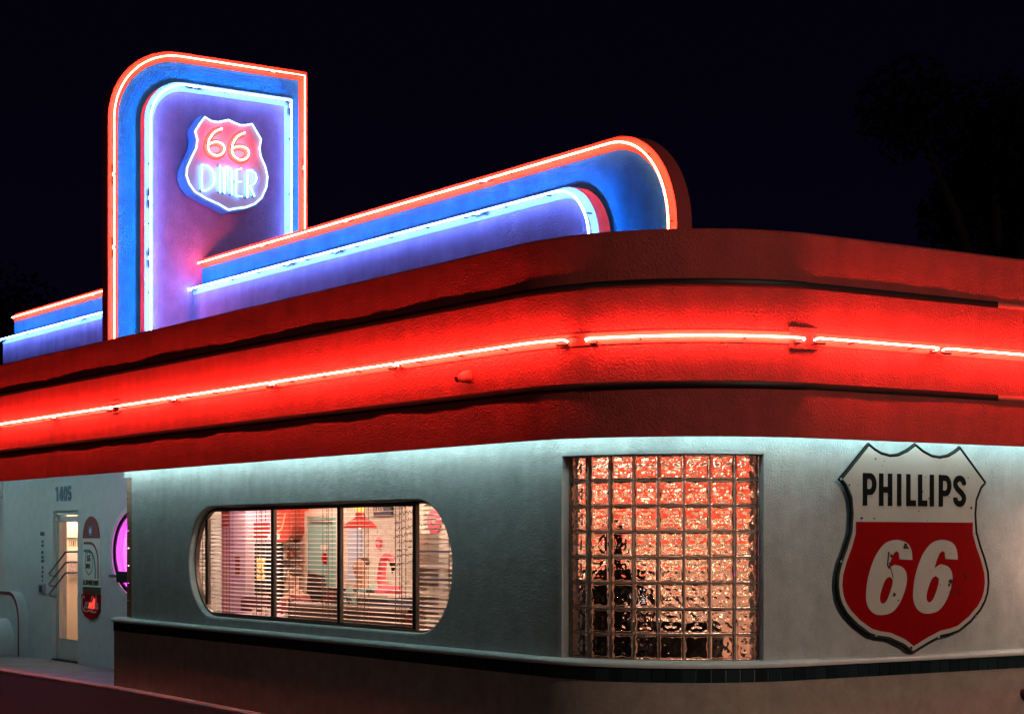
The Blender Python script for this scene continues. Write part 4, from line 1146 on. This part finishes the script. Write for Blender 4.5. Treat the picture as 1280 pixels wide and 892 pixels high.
# teal door
ID = thing('teal_interior_door', 'teal interior door with small plate and oval emblem seen through the blinds', 'door', (-11.38, 3.5, 0))
m = MB(); m.box((-11.775, 3.46, 0), (-10.99, 3.498, 1.945)); lf = m.build('door_leaf', M['doorteal'], ID)
m = MB(); m.box((-11.85, 3.45, 0), (-11.78, 3.499, 2.02)); m.box((-10.985, 3.45, 0), (-10.915, 3.499, 2.02)); m.box((-11.78, 3.45, 1.95), (-10.985, 3.499, 2.02)); m.build('door_casing', M['cup'], ID)
m = MB(); m.box((-11.40, 3.45, 1.52), (-11.20, 3.459, 1.575)); m.build('plate', M['cup'], lf)
m = MB(); m.lathe((-11.30, 3.458, 1.40), [(0.001, -0.012), (0.07, -0.01), (0.075, 0.0)], 16, 'y'); m.build('emblem', M['signred'], lf)
m = MB(); m.box((-11.68, 3.44, 1.86), (-11.10, 3.459, 1.90)); m.build('closer', M['bronze'], lf)

def frame_thing(name, label, x0, x1, z0, z1, y, mt_in, mt_fr, cat='picture', txt=None):
    t = thing(name, label, cat, ((x0+x1)/2, y, z0))
    m = MB(); m.box((x0, y-0.02, z0), (x1, y, z1)); m.build('frame', mt_fr, t)
    m = MB(); m.box((x0+.015, y-0.026, z0+.015), (x1-.015, y-0.0205, z1-.015)); pr = m.build('print', mt_in, t)
    if txt:
        m = MB(); word(m, txt, x0+.04, z0+(z1-z0)*.3, (z1-z0)*.4, lambda u, v, d: (u, y-0.026-d, v), .2, .6); m.build('lettering', M['cup'], pr)
    return t
frame_thing('framed_sign', 'dark framed sign high on the white brick wall above the flamingo', -10.06, -9.60, 1.93, 2.12, 3.498, M['navy'], M['black'], 'sign', 'EATS')
frame_thing('blue_board', 'tall pale blue panel on the wall behind the seated diner', -10.72, -10.30, 1.10, 1.80, 3.498, M['bluewin'], M['cup'], 'board')
frame_thing('narrow_notice', 'narrow dark strip of notices at the right of the white brick wall', -9.08, -8.99, 1.25, 1.62, 3.498, M['navy'], M['black'], 'notice')
for lab, (x, z, r, y) in (('small pink round sign on the white brick wall beside the flamingo', (-9.93, 1.60, 0.075, 3.49)), ('large pink round sign at the right end of the window', (-8.62, 1.86, 0.15, 3.49))):
    t = thing('round_sign', lab, 'sign', (x, y, z-r))
    m = MB(); m.lathe((x, y, z), [(r, 0.0), (r, -0.015), (r*.9, -0.02)], 24, 'y'); dd = m.build('disc', M['pink'], t)
    m = MB(); word(m, 'PIE', x-r*.6, z-r*.2, r*.5, lambda u, v, d: (u, y-0.021-d, v), .2, .7); m.build('lettering', M['cup'], dd)
# amber lettered board
AB = thing('amber_letter_board', 'black board with glowing amber words behind the first window bay', 'sign', (-10.2, 2.0, 1.15))
m = MB(); m.box((-10.415, 2.02, 0.35), (-9.70, 2.05, 1.62)); bd = m.build('board', M['black'], AB)
for k, tx in enumerate(('GAME', 'TIME', 'MAIN', 'ROAD')):
    m = MB(); word(m, tx, -10.36, 1.375-0.066*k, 0.052, lambda u, v, d: (u, 2.019-d, v), .2, .95, .25, 0.004); m.build('lettering', M['amber_text'], bd)
BO = thing('red_banner', 'red banner above the amber letter board in the first window bay', 'banner', (-10.1, 2.0, 1.6))
m = MB(); m.box((-10.40, 2.0, 1.66), (-10.02, 2.03, 1.86)); m.build('cloth', M['lampred'], BO)
CF = thing('white_counter_light', 'bright white box light beside the red banner', 'light', (-9.9, 2.1, 1.6))
m = MB(); m.box((-10.02, 2.0, 1.655), (-9.80, 2.05, 1.70)); m.build('lamp', M['cool_lamp'], CF)
# shelves of glasses behind the second bay
SF = thing('glass_shelf', 'shelf unit crowded with glasses under the coral arch', 'shelf', (-12.3, 3.4, 0.6))
for k in range(5):
    z = 0.78+0.20*k
    m = MB(); m.box((-12.85, 3.24, z), (-11.9, 3.48, z+0.015)); m.build('shelf_board', M['chrome'], SF)
bmq = MB(); bmq.lathe((0, 0, 0), [(0.022, 0), (0.026, 0.05), (0.024, 0.10), (0.010, 0.125), (0.010, 0.15)], 8)
bme = [bmq.mesh('bottle', M['bottle'])]
cmq = MB(); cmq.lathe((0, 0, 0), [(0.026, 0), (0.032, 0.08), (0.030, 0.08), (0.024, 0.01)], 8)
cme = cmq.mesh('tumbler', M['cup'])
rnd = random.Random(5)
for k in range(5):
    for i in range(9):
        x = -12.80 + i*0.1 + rnd.uniform(-.015, .015)
        kind = rnd.random() < 0.5
        o = inst('bottle' if kind else 'tumbler', bme[0] if kind else cme, (x, 3.34+rnd.uniform(-.04, .04), 0.796+0.20*k))
        tag(o, 'small amber bottle standing on the glass shelf' if kind else 'white tumbler standing on the glass shelf', 'bottle' if kind else 'glass', 'bottles on the glass shelf' if kind else 'tumblers on the glass shelf')
WB = thing('white_shelf_light', 'bright white light on the shelf under the coral arch', 'light', (-12.5, 3.2, 1.6))
m = MB(); m.box((-12.66, 3.16, 1.60), (-12.42, 3.22, 1.635)); m.build('lamp', M['cool_lamp'], WB)

# pendant lamp
PL = thing('pendant_lamp', 'red enamel pendant lamp hanging at the top of the third bay', 'lamp', (-7.76, 2.0, 1.78))
m = MB(); m.lathe((-7.76, 2.0, 1.775), [(0.185, 0.0), (0.182, 0.03), (0.125, 0.075), (0.065, 0.11), (0.05, 0.17), (0.04, 0.17), (0.055, 0.10), (0.118, 0.068), (0.175, 0.024), (0.178, 0.0)], 28); m.build('lamp_shade', M['lampred'], PL)
m = MB(); m.lathe((-7.76, 2.0, 1.945), [(0.045, 0.0), (0.05, 0.03), (0.05, 0.08), (0.02, 0.11)], 12); m.build('socket_glow', M['amber_text'], PL)  # amber emission stands for the bulb's yellow glow above the shade
m = MB(); m.tube([(-7.76, 2.0, 2.04), (-7.76, 2.0, 2.56)], 0.008, 6); m.build('cord', M['black'], PL)
m = MB(); m.lathe((-7.76, 2.0, 1.80), [(0.01, -0.03), (0.04, -0.01), (0.045, 0.02), (0.02, 0.06)], 12); m.build('bulb', M['bulb'], PL)

# flamingo figure
FL = thing('flamingo_figure', 'large pink flamingo figure standing behind the booth at the third bay', 'figurine', (-7.0, 1.95, 0.95))
fy_ = 1.95
m = MB()
m.tube([(-7.22, fy_, 1.10), (-7.16, fy_, 1.07), (-7.02, fy_, 1.06), (-6.90, fy_, 1.09), (-6.84, fy_, 1.13)], [0.03, 0.09, 0.12, 0.08, 0.03], 14)
m.build('body', M['flam'], FL)
m = MB()
nk = smooth([(-7.13, 1.12), (-7.18, 1.22), (-7.17, 1.34), (-7.13, 1.44), (-7.05, 1.475), (-6.98, 1.44), (-6.955, 1.40)], 4)
m.tube([(u-0.02, fy_, v) for u, v in nk], [0.055-0.0011*i for i in range(len(nk))], 12); m.build('neck', M['flam'], FL)
m = MB(); m.tube([(-6.975, fy_, 1.40), (-6.955, fy_, 1.34), (-6.98, fy_, 1.29)], [0.034, 0.022, 0.005], 10); m.build('beak', M['black'], FL)
m = MB(); m.tube([(-7.05, fy_-.02, 1.0), (-7.04, fy_-.02, 0.62)], 0.012, 6); m.tube([(-7.0, fy_+.03, 1.0), (-7.02, fy_+.03, 0.62)], 0.012, 6); m.build('legs', M['flam'], FL)
m = MB(); m.tube([(-7.14, fy_-.10, 1.10), (-7.02, fy_-.125, 1.09), (-6.88, fy_-.06, 1.12)], [0.02, 0.06, 0.015], 10); m.build('wing', M['pink'], FL)
m = MB(); m.box((-7.35, 1.80, 0), (-6.2, 2.10, 0.62)); tag(part('half_wall', m, M['navy'], label='navy half wall below the flamingo'), 'x', 'x') if False else part('half_wall', m, M['navy'])
CAB = thing('navy_cabinet', 'navy cabinet standing right of the flamingo', 'cabinet', (-6.6, 1.7, 0))
m = MB(); m.box((-6.85, 1.45, 0), (-6.20, 1.75, 1.06)); m.build('body', M['navy'], CAB)
m = MB(); m.box((-6.87, 1.43, 1.06), (-6.18, 1.77, 1.085)); m.build('top', M['cup'], CAB)

# booths and tables
def table(name, label, x, y, sx_, sy_, z=0.75, topm='tabletop'):
    t = thing(name, label, 'table', (x, y, 0))
    m = MB(); m.box((x-sx_, y-sy_, z-0.035), (x+sx_, y+sy_, z)); m.build('tabletop', M[topm], t)
    m = MB(); m.tube([(x, y, 0), (x, y, z-.035)], 0.04, 10); m.build('pedestal', M['chrome'], t)
    m = MB(); m.lathe((x, y, 0), [(0.25, 0), (0.24, 0.02), (0.05, 0.04)], 16); m.build('base', M['chrome'], t)
    return t
table('diner_table', 'cream topped table in front of the seated diner', -7.25, 1.45, 0.62, 0.32, 0.86)
table('diner_table', 'lilac topped table in the second window bay', -8.9, 1.5, 0.5, 0.35, 0.80, 'purple')
def booth(label, x0, x1, y0, y1, h, mt='booth'):
    t = thing('booth_seat', label, 'booth', ((x0+x1)/2, (y0+y1)/2, 0))
    m = MB(); m.box((x0, y0, 0.08), (x1, y1, 0.46)); m.build('seat', M[mt], t)
    m = MB(); m.box((x0, y1-0.12, 0.46), (x1, y1, h)); bkk = m.build('backrest', M[mt], t)
    m = MB(); m.tube([(x0, y1-0.06, h+0.01), (x1, y1-0.06, h+0.01)], 0.03, 8); m.build('piping', M['chrome'], bkk)
    return t
booth('maroon vinyl booth seat under the coral arch', -9.3, -8.0, 1.9, 2.5, 1.05)
booth('maroon vinyl booth seat behind the cream topped table', -8.0, -7.4, 1.9, 2.5, 1.0)
booth('maroon booth seat at the left end of the long window', -10.3, -9.65, 1.35, 1.9, 0.95)
CH = thing('dark_chair', 'dark high back chair in front of the teal door', 'chair', (-9.6, 2.5, 0))
m = MB(); m.extrude([(-9.95, 0.45), (-9.35, 0.45), (-9.55, 1.22), (-9.85, 1.26)], [], lambda x, z: (x, 2.45, z), lambda x, z: (x, 2.52, z)); m.build('backrest', M['counter'], CH)
m = MB(); m.box((-9.92, 2.0, 0.42), (-9.40, 2.45, 0.48)); m.build('seat', M['counter'], CH)
for dx, dy in ((-9.9, 2.03), (-9.43, 2.03), (-9.9, 2.48), (-9.43, 2.48)):
    m = MB(); m.tube([(dx, dy, 0), (dx, dy, 0.43)], 0.015, 6); m.build('leg', M['chrome'], CH)
booth('long maroon booth back just inside the middle bays of the long window', -7.3, -4.9, 0.45, 1.0, 0.97)
# small table clutter
rnd = random.Random(8)
for k, (x, y, z) in enumerate([(-7.55, 1.3, 0.86), (-7.40, 1.5, 0.86), (-7.2, 1.25, 0.86), (-6.95, 1.35, 0.86), (-8.7, 1.35, 0.80), (-8.95, 1.3, 0.80), (-9.1, 1.5, 0.80)]):
    o = inst('cup', cme, (x, y, z)); tag(o, 'white cup standing on a diner table behind the blinds', 'cup', 'cups on the tables')
# kitchen pass shelves at the right end
KS = thing('pass_shelf', 'stacked serving shelves behind the right end of the long window', 'shelf', (-8.5, 3.2, 0))
for k in range(6):
    m = MB(); m.box((-8.42, 3.1, 0.70+0.16*k), (-7.5, 3.4, 0.72+0.16*k)); m.build('shelf_board', M['navy' if k % 2 else 'cup'], KS)
for x in (-8.41, -7.51):
    m = MB(); m.box((x-.01, 3.09, 0), (x+.01, 3.41, 1.7)); m.build('upright', M['chrome'], KS)
for k in range(12):
    o = inst('plate_stack', cme, (-8.32+0.14*(k % 6), 3.25, 0.72+0.32*(k//6)+0.002), scale=(1.6, 1.6, 0.7)); tag(o, 'small stack of white dishes on the serving shelves', 'dishes', 'dish stacks on the serving shelves')
# dark counter and jukebox behind the glass blocks
CT = thing('service_counter', 'dark service counter behind the lower left glass blocks', 'counter', (-3.4, 1.9, 0))
m = MB(); m.box((-4.6, 1.8, 0.0), (-2.55, 2.2, 1.08)); m.build('body', M['counter'], CT)
m = MB(); m.box((-4.65, 1.75, 1.08), (-2.5, 2.25, 1.11)); m.build('top', M['booth'], CT)
m = MB(); m.box((-2.55, 1.85, 0.0), (-1.75, 2.15, 0.90)); m.build('end_panel', M['counter'], CT)
SP = thing('register_lamp', 'small bright light beside the standing figure behind the glass blocks', 'light', (-0.98, 0.62, 0.0))
m = MB(); m.lathe((-0.98, 0.62, 1.20), [(0.01, -0.02), (0.025, 0.0), (0.025, 0.02), (0.01, 0.03)], 10); m.build('lamp', M['cool_lamp'], SP)
m = MB(); m.tube([(-0.98, 0.62, 1.18), (-0.98, 0.62, 0.0)], 0.01, 6); m.build('stand', M['black'], SP)
DC = thing('host_stand', 'dark host stand close behind the lower left glass blocks', 'stand', (-1.9, 0.55, 0))
m = MB(); m.box((-2.40, 0.45, 0.0), (-1.47, 0.62, 1.22)); m.build('body', M['counter'], DC)
m = MB(); m.box((-2.42, 0.43, 1.22), (-1.45, 0.64, 1.25)); m.build('top', M['counter'], DC)
booth('dark low booth close behind the bottom centre glass blocks', -1.28, -0.50, 0.62, 1.05, 1.0, 'counter')

# people
def skin_mesh(name, pts, edges, mt, par, sub=2):
    me = bpy.data.meshes.new(name)
    base = root_loc(par)
    me.from_pydata([Vector(p[:3])-base for p in pts], edges, [])
    o = bpy.data.objects.new(name, me); link(o, par)
    sk = o.modifiers.new('skin', 'SKIN')
    if not me.skin_vertices: me.attributes
    for i, p in enumerate(pts):
        r = p[3]
        me.skin_vertices[0].data[i].radius = (r, r*(p[4] if len(p) > 4 else 1))
        me.skin_vertices[0].data[i].use_root = (i == 0)
    sk.use_smooth_shade = True
    ss_ = o.modifiers.new('sub', 'SUBSURF'); ss_.levels = sub; ss_.render_levels = sub
    me.materials.append(mt)
    return o
def ensure_skin(me):
    # skin vertex layer is created by the modifier add; make it via bmesh
    import bmesh
    bm = bmesh.new(); bm.from_mesh(me); bm.verts.layers.skin.verify(); bm.to_mesh(me); bm.free()
_old = skin_mesh
def skin_mesh(name, pts, edges, mt, par, sub=2):
    import bmesh
    base = root_loc(par)
    bm = bmesh.new(); lay = bm.verts.layers.skin.verify()
    vs = []
    for i, p in enumerate(pts):
        v = bm.verts.new(Vector(p[:3])-base); r = p[3]
        v[lay].radius = (r, r*(p[4] if len(p) > 4 else 1)); v[lay].use_root = (i == 0); vs.append(v)
    for a, b in edges: bm.edges.new((vs[a], vs[b]))
    me = bpy.data.meshes.new(name); bm.to_mesh(me); bm.free()
    o = bpy.data.objects.new(name, me); link(o, par)
    sk = o.modifiers.new('skin', 'SKIN'); sk.use_smooth_shade = True
    s2 = o.modifiers.new('sub', 'SUBSURF'); s2.levels = sub; s2.render_levels = sub
    me.materials.append(mt)
    return o
def chain(pts, edges, start, seq):
    prev = start
    for p in seq:
        pts.append(p); edges.append((prev, len(pts)-1)); prev = len(pts)-1
    return prev
def hand(pts, edges, wrist, wpos, d, side):
    d = Vector(d).normalized(); w = Vector(wpos); sd = Vector(side).normalized()
    pc = w + d*0.05
    pts.append((*pc, 0.026, .6)); c = len(pts)-1; edges.append((wrist, c))
    for k, (o_, l_) in enumerate(((-.027, .062), (-.009, .072), (.009, .068), (.027, .052))):
        a = pc + d*0.035 + sd*o_; b = a + d*l_*.5 + Vector((0, 0, -.008)); e = b + d*l_*.4 + Vector((0, 0, -.018))
        chain(pts, edges, c, [(*a, .009), (*b, .008), (*e, .006)])
    a = pc - sd*0.035; b = a + d*.03 - sd*.015
    chain(pts, edges, c, [(*a, .010), (*b, .007)])
def person(label, cat_pos, facing, seated, mats, sc=1.0, arm='down'):
    bx_, by_, bz_ = cat_pos
    t = thing('person', label, 'person', (bx_, by_, 0))
    ca, sa = math.cos(facing), math.sin(facing)
    def G(f, l, u, *r): # forward, left, up
        return (bx_+(f*ca-l*sa)*sc, by_+(f*sa+l*ca)*sc, bz_+u*sc) + tuple(q*sc if i == 0 else q for i, q in enumerate(r))
    hip = 0.92 if not seated else 0.0
    pts = []; E_ = []
    pts.append(G(0, 0, hip, 0.135, .8))
    chain(pts, E_, 0, [G(0, 0, hip+.18, .125, .75), G(.0, 0, hip+.36, .15, .7), G(.01, 0, hip+.50, .10, .7), G(.02, 0, hip+.57, .055), G(.035, 0, hip+.63, .06)])
    chest = 3
    neck = 5
    chain(pts, E_, neck, [G(.045, 0, hip+.70, .088, .9), G(.04, 0, hip+.77, .085, .9), G(.03, 0, hip+.82, .045)])
    for sd in (1, -1):
        if arm == 'table':
            el = G(.12, sd*.26, hip+.26, .040); wr = G(.36, sd*.16, hip+.24, .028); dirv = (ca, sa, 0)
        elif arm == 'hold':
            el = G(.06, sd*.27, hip+.26, .040); wr = G(.28, sd*.12, hip+.30, .028); dirv = (ca, sa, .2)
        else:
            el = G(-.02, sd*.25, hip+.22, .040); wr = G(.06, sd*.26, hip-.02, .028); dirv = (0.1*ca, 0.1*sa, -1)
        e = chain(pts, E_, chest, [G(0, sd*.16, hip+.46, .062), G(0, sd*.20, hip+.40, .052), el, wr])
        hand(pts, E_, e, wr[:3], dirv, (-sa, ca, 0))
        if seated:
            chain(pts, E_, 0, [G(.06, sd*.10, hip-.01, .09), G(.42, sd*.12, hip+.0, .062), G(.44, sd*.12, hip-.24, .052), G(.42, sd*.12, hip-.43, .036), G(.50, sd*.13, hip-.46, .035), G(.58, sd*.13, hip-.47, .026)])
        else:
            chain(pts, E_, 0, [G(0, sd*.09, hip-.08, .092), G(.01, sd*.10, hip-.44, .060), G(-.01, sd*.10, hip-.62, .055), G(-.02, sd*.11, hip-.86, .036), G(.04, sd*.11, hip-.89, .038), G(.15, sd*.12, hip-.90, .026)])
    bd = skin_mesh('body', pts, E_, mats[0], t)
    # clothing: shirt and trousers as slightly larger sleeves over the body
    p2 = []; e2 = []
    p2.append(G(0, 0, hip+.03, .150, .82))
    chain(p2, e2, 0, [G(0, 0, hip+.18, .142, .8), G(0, 0, hip+.36, .165, .74), G(.01, 0, hip+.49, .112, .75), G(.015, 0, hip+.545, .07)])
    for sd in (1, -1):
        q = [tuple(a) for a in pts]
        if arm == 'table': el = G(.12, sd*.26, hip+.26, .055)
        elif arm == 'hold': el = G(.06, sd*.27, hip+.26, .055)
        else: el = G(-.02, sd*.25, hip+.22, .055)
        chain(p2, e2, 3, [G(0, sd*.16, hip+.46, .075), G(0, sd*.20, hip+.40, .066), el])
    skin_mesh('shirt', p2, e2, mats[1], t)
    p3 = [G(0, 0, hip+.02, .150, .85)]; e3 = []
    for sd in (1, -1):
        if seated: chain(p3, e3, 0, [G(.06, sd*.10, hip-.01, .102), G(.42, sd*.12, hip, .075), G(.44, sd*.12, hip-.24, .066), G(.42, sd*.12, hip-.40, .055)])
        else: chain(p3, e3, 0, [G(0, sd*.09, hip-.08, .105), G(.01, sd*.10, hip-.44, .078), G(-.01, sd*.10, hip-.64, .068), G(-.02, sd*.11, hip-.84, .058)])
    skin_mesh('trousers', p3, e3, mats[2], t)
    ph_ = [G(-.005, 0, hip+.72, .085, .95), G(.0, 0, hip+.79, .092, .95), G(.03, 0, hip+.835, .06)]
    skin_mesh('hair', ph_, [(0, 1), (1, 2)], mats[3], t)
    # face: nose, eyes, ears, mouth
    m = MB(); a, b = G(.125, 0, hip+.735, 0)[:3], G(.150, 0, hip+.712, 0)[:3]
    m.tube([a, b], [0.008, 0.013], 8); m.build('nose', mats[0], t)
    for sd in (1, -1):
        m = MB(); c_ = G(.122, sd*.032, hip+.742, 0)[:3]; m.lathe(c_, [(0.002, -.009), (0.010, 0), (0.002, .009)], 8); m.build('eye', M['black'], t)
        m = MB(); c_ = G(.035, sd*.088, hip+.725, 0)[:3]; m.lathe(c_, [(0.004, -.03), (0.014, 0), (0.006, .03)], 8); m.build('ear', mats[0], t)
    m = MB(); m.tube([G(.118, .022, hip+.678, 0)[:3], G(.130, 0, hip+.676, 0)[:3], G(.118, -.022, hip+.678, 0)[:3]], 0.006, 6); m.build('mouth', M['lampred'], t)
    return t
person('diner in a patterned teal shirt seated at the cream topped table', (-7.62, 1.95, 0.62), math.radians(-70), True, (M['skin'], M['shirt'], M['jeans'], M['hair']), 1.0, 'table')
person('dark silhouette of a figure standing behind the lower left glass blocks', (-1.20, 0.56, 0), math.radians(-35), False, (M['dark'], M['dark'], M['dark'], M['dark']), 0.985, 'down')  # backlit darkness put into the colour, skin and hair included
person('dark haired diner in a maroon top seated in the first window bay', (-9.0, 1.85, 0.50), math.radians(200), True, (M['skin'], M['maroon'], M['jeans'], M['hair']), 1.0, 'table')

# venetian blinds, one per bay
sl = MB(); sl.box((-0.5, -0.0175, -0.0009), (0.5, 0.0175, 0.0009)); slat_me = sl.mesh('slat', M['slat'], angle=0)
names = ['narrow venetian blind behind the curved left end of the window', 'venetian blind of the first full window bay from the left', 'venetian blind of the middle bay in front of the teal door', 'venetian blind of the third full bay in front of the pendant lamp', 'narrow venetian blind behind the curved right end of the window']
BY = 0.152
for b_, (a, b) in enumerate(zip(bays, bays[1:])):
    a2 = a + (0.012 if a in MU else -0.22); b2 = b - (0.012 if b in MU else -0.22)
    t = thing('venetian_blind', names[b_], 'window blind', ((a2+b2)/2, BY, WZ0), 'venetian blinds in the long window')
    z = WZ0+0.02
    while z < WZ1-0.02:
        tilt = (0.55, 0.32, 0.16, 0.18, 0.45)[b_] + random.uniform(-.04, .04)
        inst('slat', slat_me, ((a2+b2)/2, BY, z), t, rot=(tilt, random.uniform(-.003, .003), 0), scale=(b2-a2, 1, 1))
        z += 0.0405
    for fr_ in ((0.16, 0.26, 0.68, 0.76) if b2-a2 > 0.9 else (0.5,)):
        x = a2+(b2-a2)*fr_
        for dy in (-0.020, 0.020):
            m = MB(); m.box((x-0.005, BY+dy-0.001, WZ0+0.01), (x+0.005, BY+dy+0.001, WZ1)); m.build('ladder_cord', M['tape'], t)
    m = MB(); m.box((a2, BY-0.022, WZ1-0.015), (b2, BY+0.022, WZ1+0.03)); m.build('head_rail', M['slat'], t)

# ceiling and its assumed lamps
m = MB(); m.box((-21.4, 1.201, 2.56), (-0.21, 3.52, 2.60)); part('ceiling', m, M['ceil'], angle=0)
m = MB(); m.box((-9.28, 0.21, 2.56), (-1.4, 1.20, 2.60)); part('ceiling', m, M['ceil'], angle=0)
for i, (x, y) in enumerate([(-8.6, 1.0), (-6.6, 1.0), (-4.6, 1.0), (-3.0, 1.9), (-5.6, 2.6), (-8.8, 2.7), (-11.2, 2.6), (-13.2, 2.6), (-10.0, 1.7), (-1.4, 2.4), (-4.4, 2.75), (-2.8, 2.8), (-6.8, 2.7)]):
    t = thing('assumed_ceiling_lamp', 'assumed warm square ceiling lamp inside the diner above the tables', 'lamp', (x, y, 2.52), 'assumed ceiling lamps inside the diner')  # assumed lamps, added out of view to light the room
    m = MB(); m.box((x-.17, y-.17, 2.535), (x+.17, y+.17, 2.559)); m.build('diffuser', M['panel_lamp'], t)
t = thing('assumed_ceiling_lamp', 'assumed warm ceiling lamp in the vestibule behind the entrance door', 'lamp', (-15.6, 1.4, 2.52))  # unseen lamp added to light the vestibule wall
m = MB(); m.box((-16.3, 1.26, 2.535), (-15.0, 1.60, 2.559)); m.build('diffuser', M['panel_lamp'], t)

# ------------------------------------------------------------------ assumed street lamp, added fill lamps, trees
SLfill = thing('added_street_lamp', 'added fill lamp on a pole left of the camera', 'street lamp', (0.0, -24.0, -0.1))  # fill lamp added for ambient light on the long wall
m = MB(); m.tube([(0, -24, -0.1), (0, -24, 6.6), (-.3, -23.7, 7.0), (-.9, -23.1, 7.1)], [0.09, 0.06, 0.05, 0.04], 10); m.build('pole', M['greypl'], SLfill)
m = MB(); m.box((-1.2, -23.3, 7.02), (-.7, -22.8, 7.14)); m.build('lamp_head', M['greypl'], SLfill)
ld = bpy.data.lights.new('added_street_light', 'SPOT'); ld.energy = 750; ld.color = (1.0, 0.80, 0.62); ld.shadow_soft_size = 0.25
ld.spot_size = math.radians(150); ld.spot_blend = 0.4
lo = bpy.data.objects.new('added_street_light', ld); link(lo, SLfill)
lo.location = Vector((-0.95, -23.05, 6.98)) - Vector(SLfill.location)
lo.rotation_euler = (Vector((-6, 0, 1))-Vector((-0.95, -23.05, 6.98))).to_track_quat('-Z', 'Y').to_euler()
SLp = thing('added_street_lamp', 'assumed tall street lamp across the road with a warm glowing head', 'street lamp', (19.0, 1.0, -0.1))  # assumed lamp, added out of view for warm light on corner and side wall
m = MB(); m.tube([(19, 1, -0.1), (19, 1, 7.6), (18.6, 1, 8.0), (17.9, 1, 8.1)], [0.09, 0.06, 0.05, 0.04], 10); m.build('pole', M['greypl'], SLp)
m = MB(); m.box((17.4, 0.85, 8.02), (18.0, 1.15, 8.14)); m.build('lamp_head', M['greypl'], SLp)
m = MB(); m.box((17.45, 0.9, 8.0), (17.9, 1.1, 8.018)); m.build('lens', M['assumed_streetbulb'], SLp)
ld = bpy.data.lights.new('added_street_light', 'SPOT'); ld.energy = 5200; ld.color = (1.0, 0.74, 0.58); ld.shadow_soft_size = 0.2
ld.spot_size = math.radians(150); ld.spot_blend = 0.4
lo = bpy.data.objects.new('added_street_light', ld); link(lo, SLp)
lo.location = Vector((17.6, 1.0, 7.96)) - Vector(SLp.location)
lo.rotation_euler = (Vector((-2, 1, 1))-Vector((17.6, 1, 7.96))).to_track_quat('-Z', 'Y').to_euler()

GL = thing('fill_post_lamp', 'added post lamp outside the frame giving warm fill to the side wall', 'lamp', (4.6, 7.0, -0.035))  # unseen lamp added as warm fill for the side wall
m = MB(); m.tube([(4.95, 7.25, -0.035), (4.95, 7.25, 2.95), (4.9, 7.22, 3.05), (4.6, 7.0, 3.06)], [0.05, 0.035, 0.03, 0.025], 10); m.build('post', M['bronze'], GL)
m = MB(); m.lathe((4.6, 7.0, 2.66), [(0.21, 0.0), (0.20, 0.22), (0.10, 0.36), (0.03, 0.40), (0.03, 0.39), (0.09, 0.35), (0.19, 0.215), (0.20, 0.0)], 20); m.build('lamp_shade', M['bronze'], GL)  # hood added to keep this fill light off the fascia
m = MB(); m.lathe((4.6, 7.0, 2.78), [(0.02, -0.10), (0.08, -0.07), (0.10, 0.0), (0.08, 0.07), (0.02, 0.10)], 18); m.build('globe', emit('fill_globe', (1.0, 0.60, 0.42), 17000), GL)

def tree(name, label, x, y, h, rad, seed, n=2600):
    t = thing(name, label, 'tree', (x, y, -0.1))
    rnd = random.Random(seed)
    m = MB(); m.tube([(x, y, -0.1), (x+.1, y, h*.25), (x-.05, y+.1, h*.45)], [h*.035, h*.026, h*.018], 8)
    clumps = []
    for k in range(16):
        a = rnd.uniform(0, 2*PI); rr = rad*rnd.uniform(.1, .8); zz = h*rnd.uniform(.45, .92)
        p = (x+rr*math.cos(a), y+rr*math.sin(a), zz); clumps.append((p, rad*rnd.uniform(.22, .42)))
        m.tube([(x, y, h*rnd.uniform(.25, .45)), ((x+p[0])/2, (y+p[1])/2, zz*.8), p], [h*.014, h*.008, h*.003], 5)
    m.build('trunk', M['bark'], t)
    c = MB(); vs = []; fs = []
    for k in range(n):
        p, cr_ = rnd.choice(clumps)
        d = Vector((rnd.gauss(0, 1), rnd.gauss(0, 1), rnd.gauss(0, .8))); d = d.normalized()*cr_*(rnd.random()**.4)
        q = Vector(p)+d; s_ = rnd.uniform(.045, .10)*h/9
        u = Vector((rnd.uniform(-1, 1), rnd.uniform(-1, 1), rnd.uniform(-1, 1))).normalized(); v = u.orthogonal().normalized()
        i = len(vs); vs += [q-u*s_, q+v*s_*.5, q+u*s_, q-v*s_*.5]; fs.append((i, i+1, i+2, i+3))
    c.v = [tuple(v) for v in vs]; c.f = fs
    c.build('crown', M['leaf'], t, angle=0, recalc=False)
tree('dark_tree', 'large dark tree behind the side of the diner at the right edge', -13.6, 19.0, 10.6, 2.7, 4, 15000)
tree('dark_tree', 'lower dark tree showing beside the roof edge right of centre', -17.4, 19.0, 7.0, 1.9, 9, 8000)
tree('dark_tree', 'distant dark tree low above the left wing of the sign', -66, 20, 12.5, 5.5, 6, 8000)
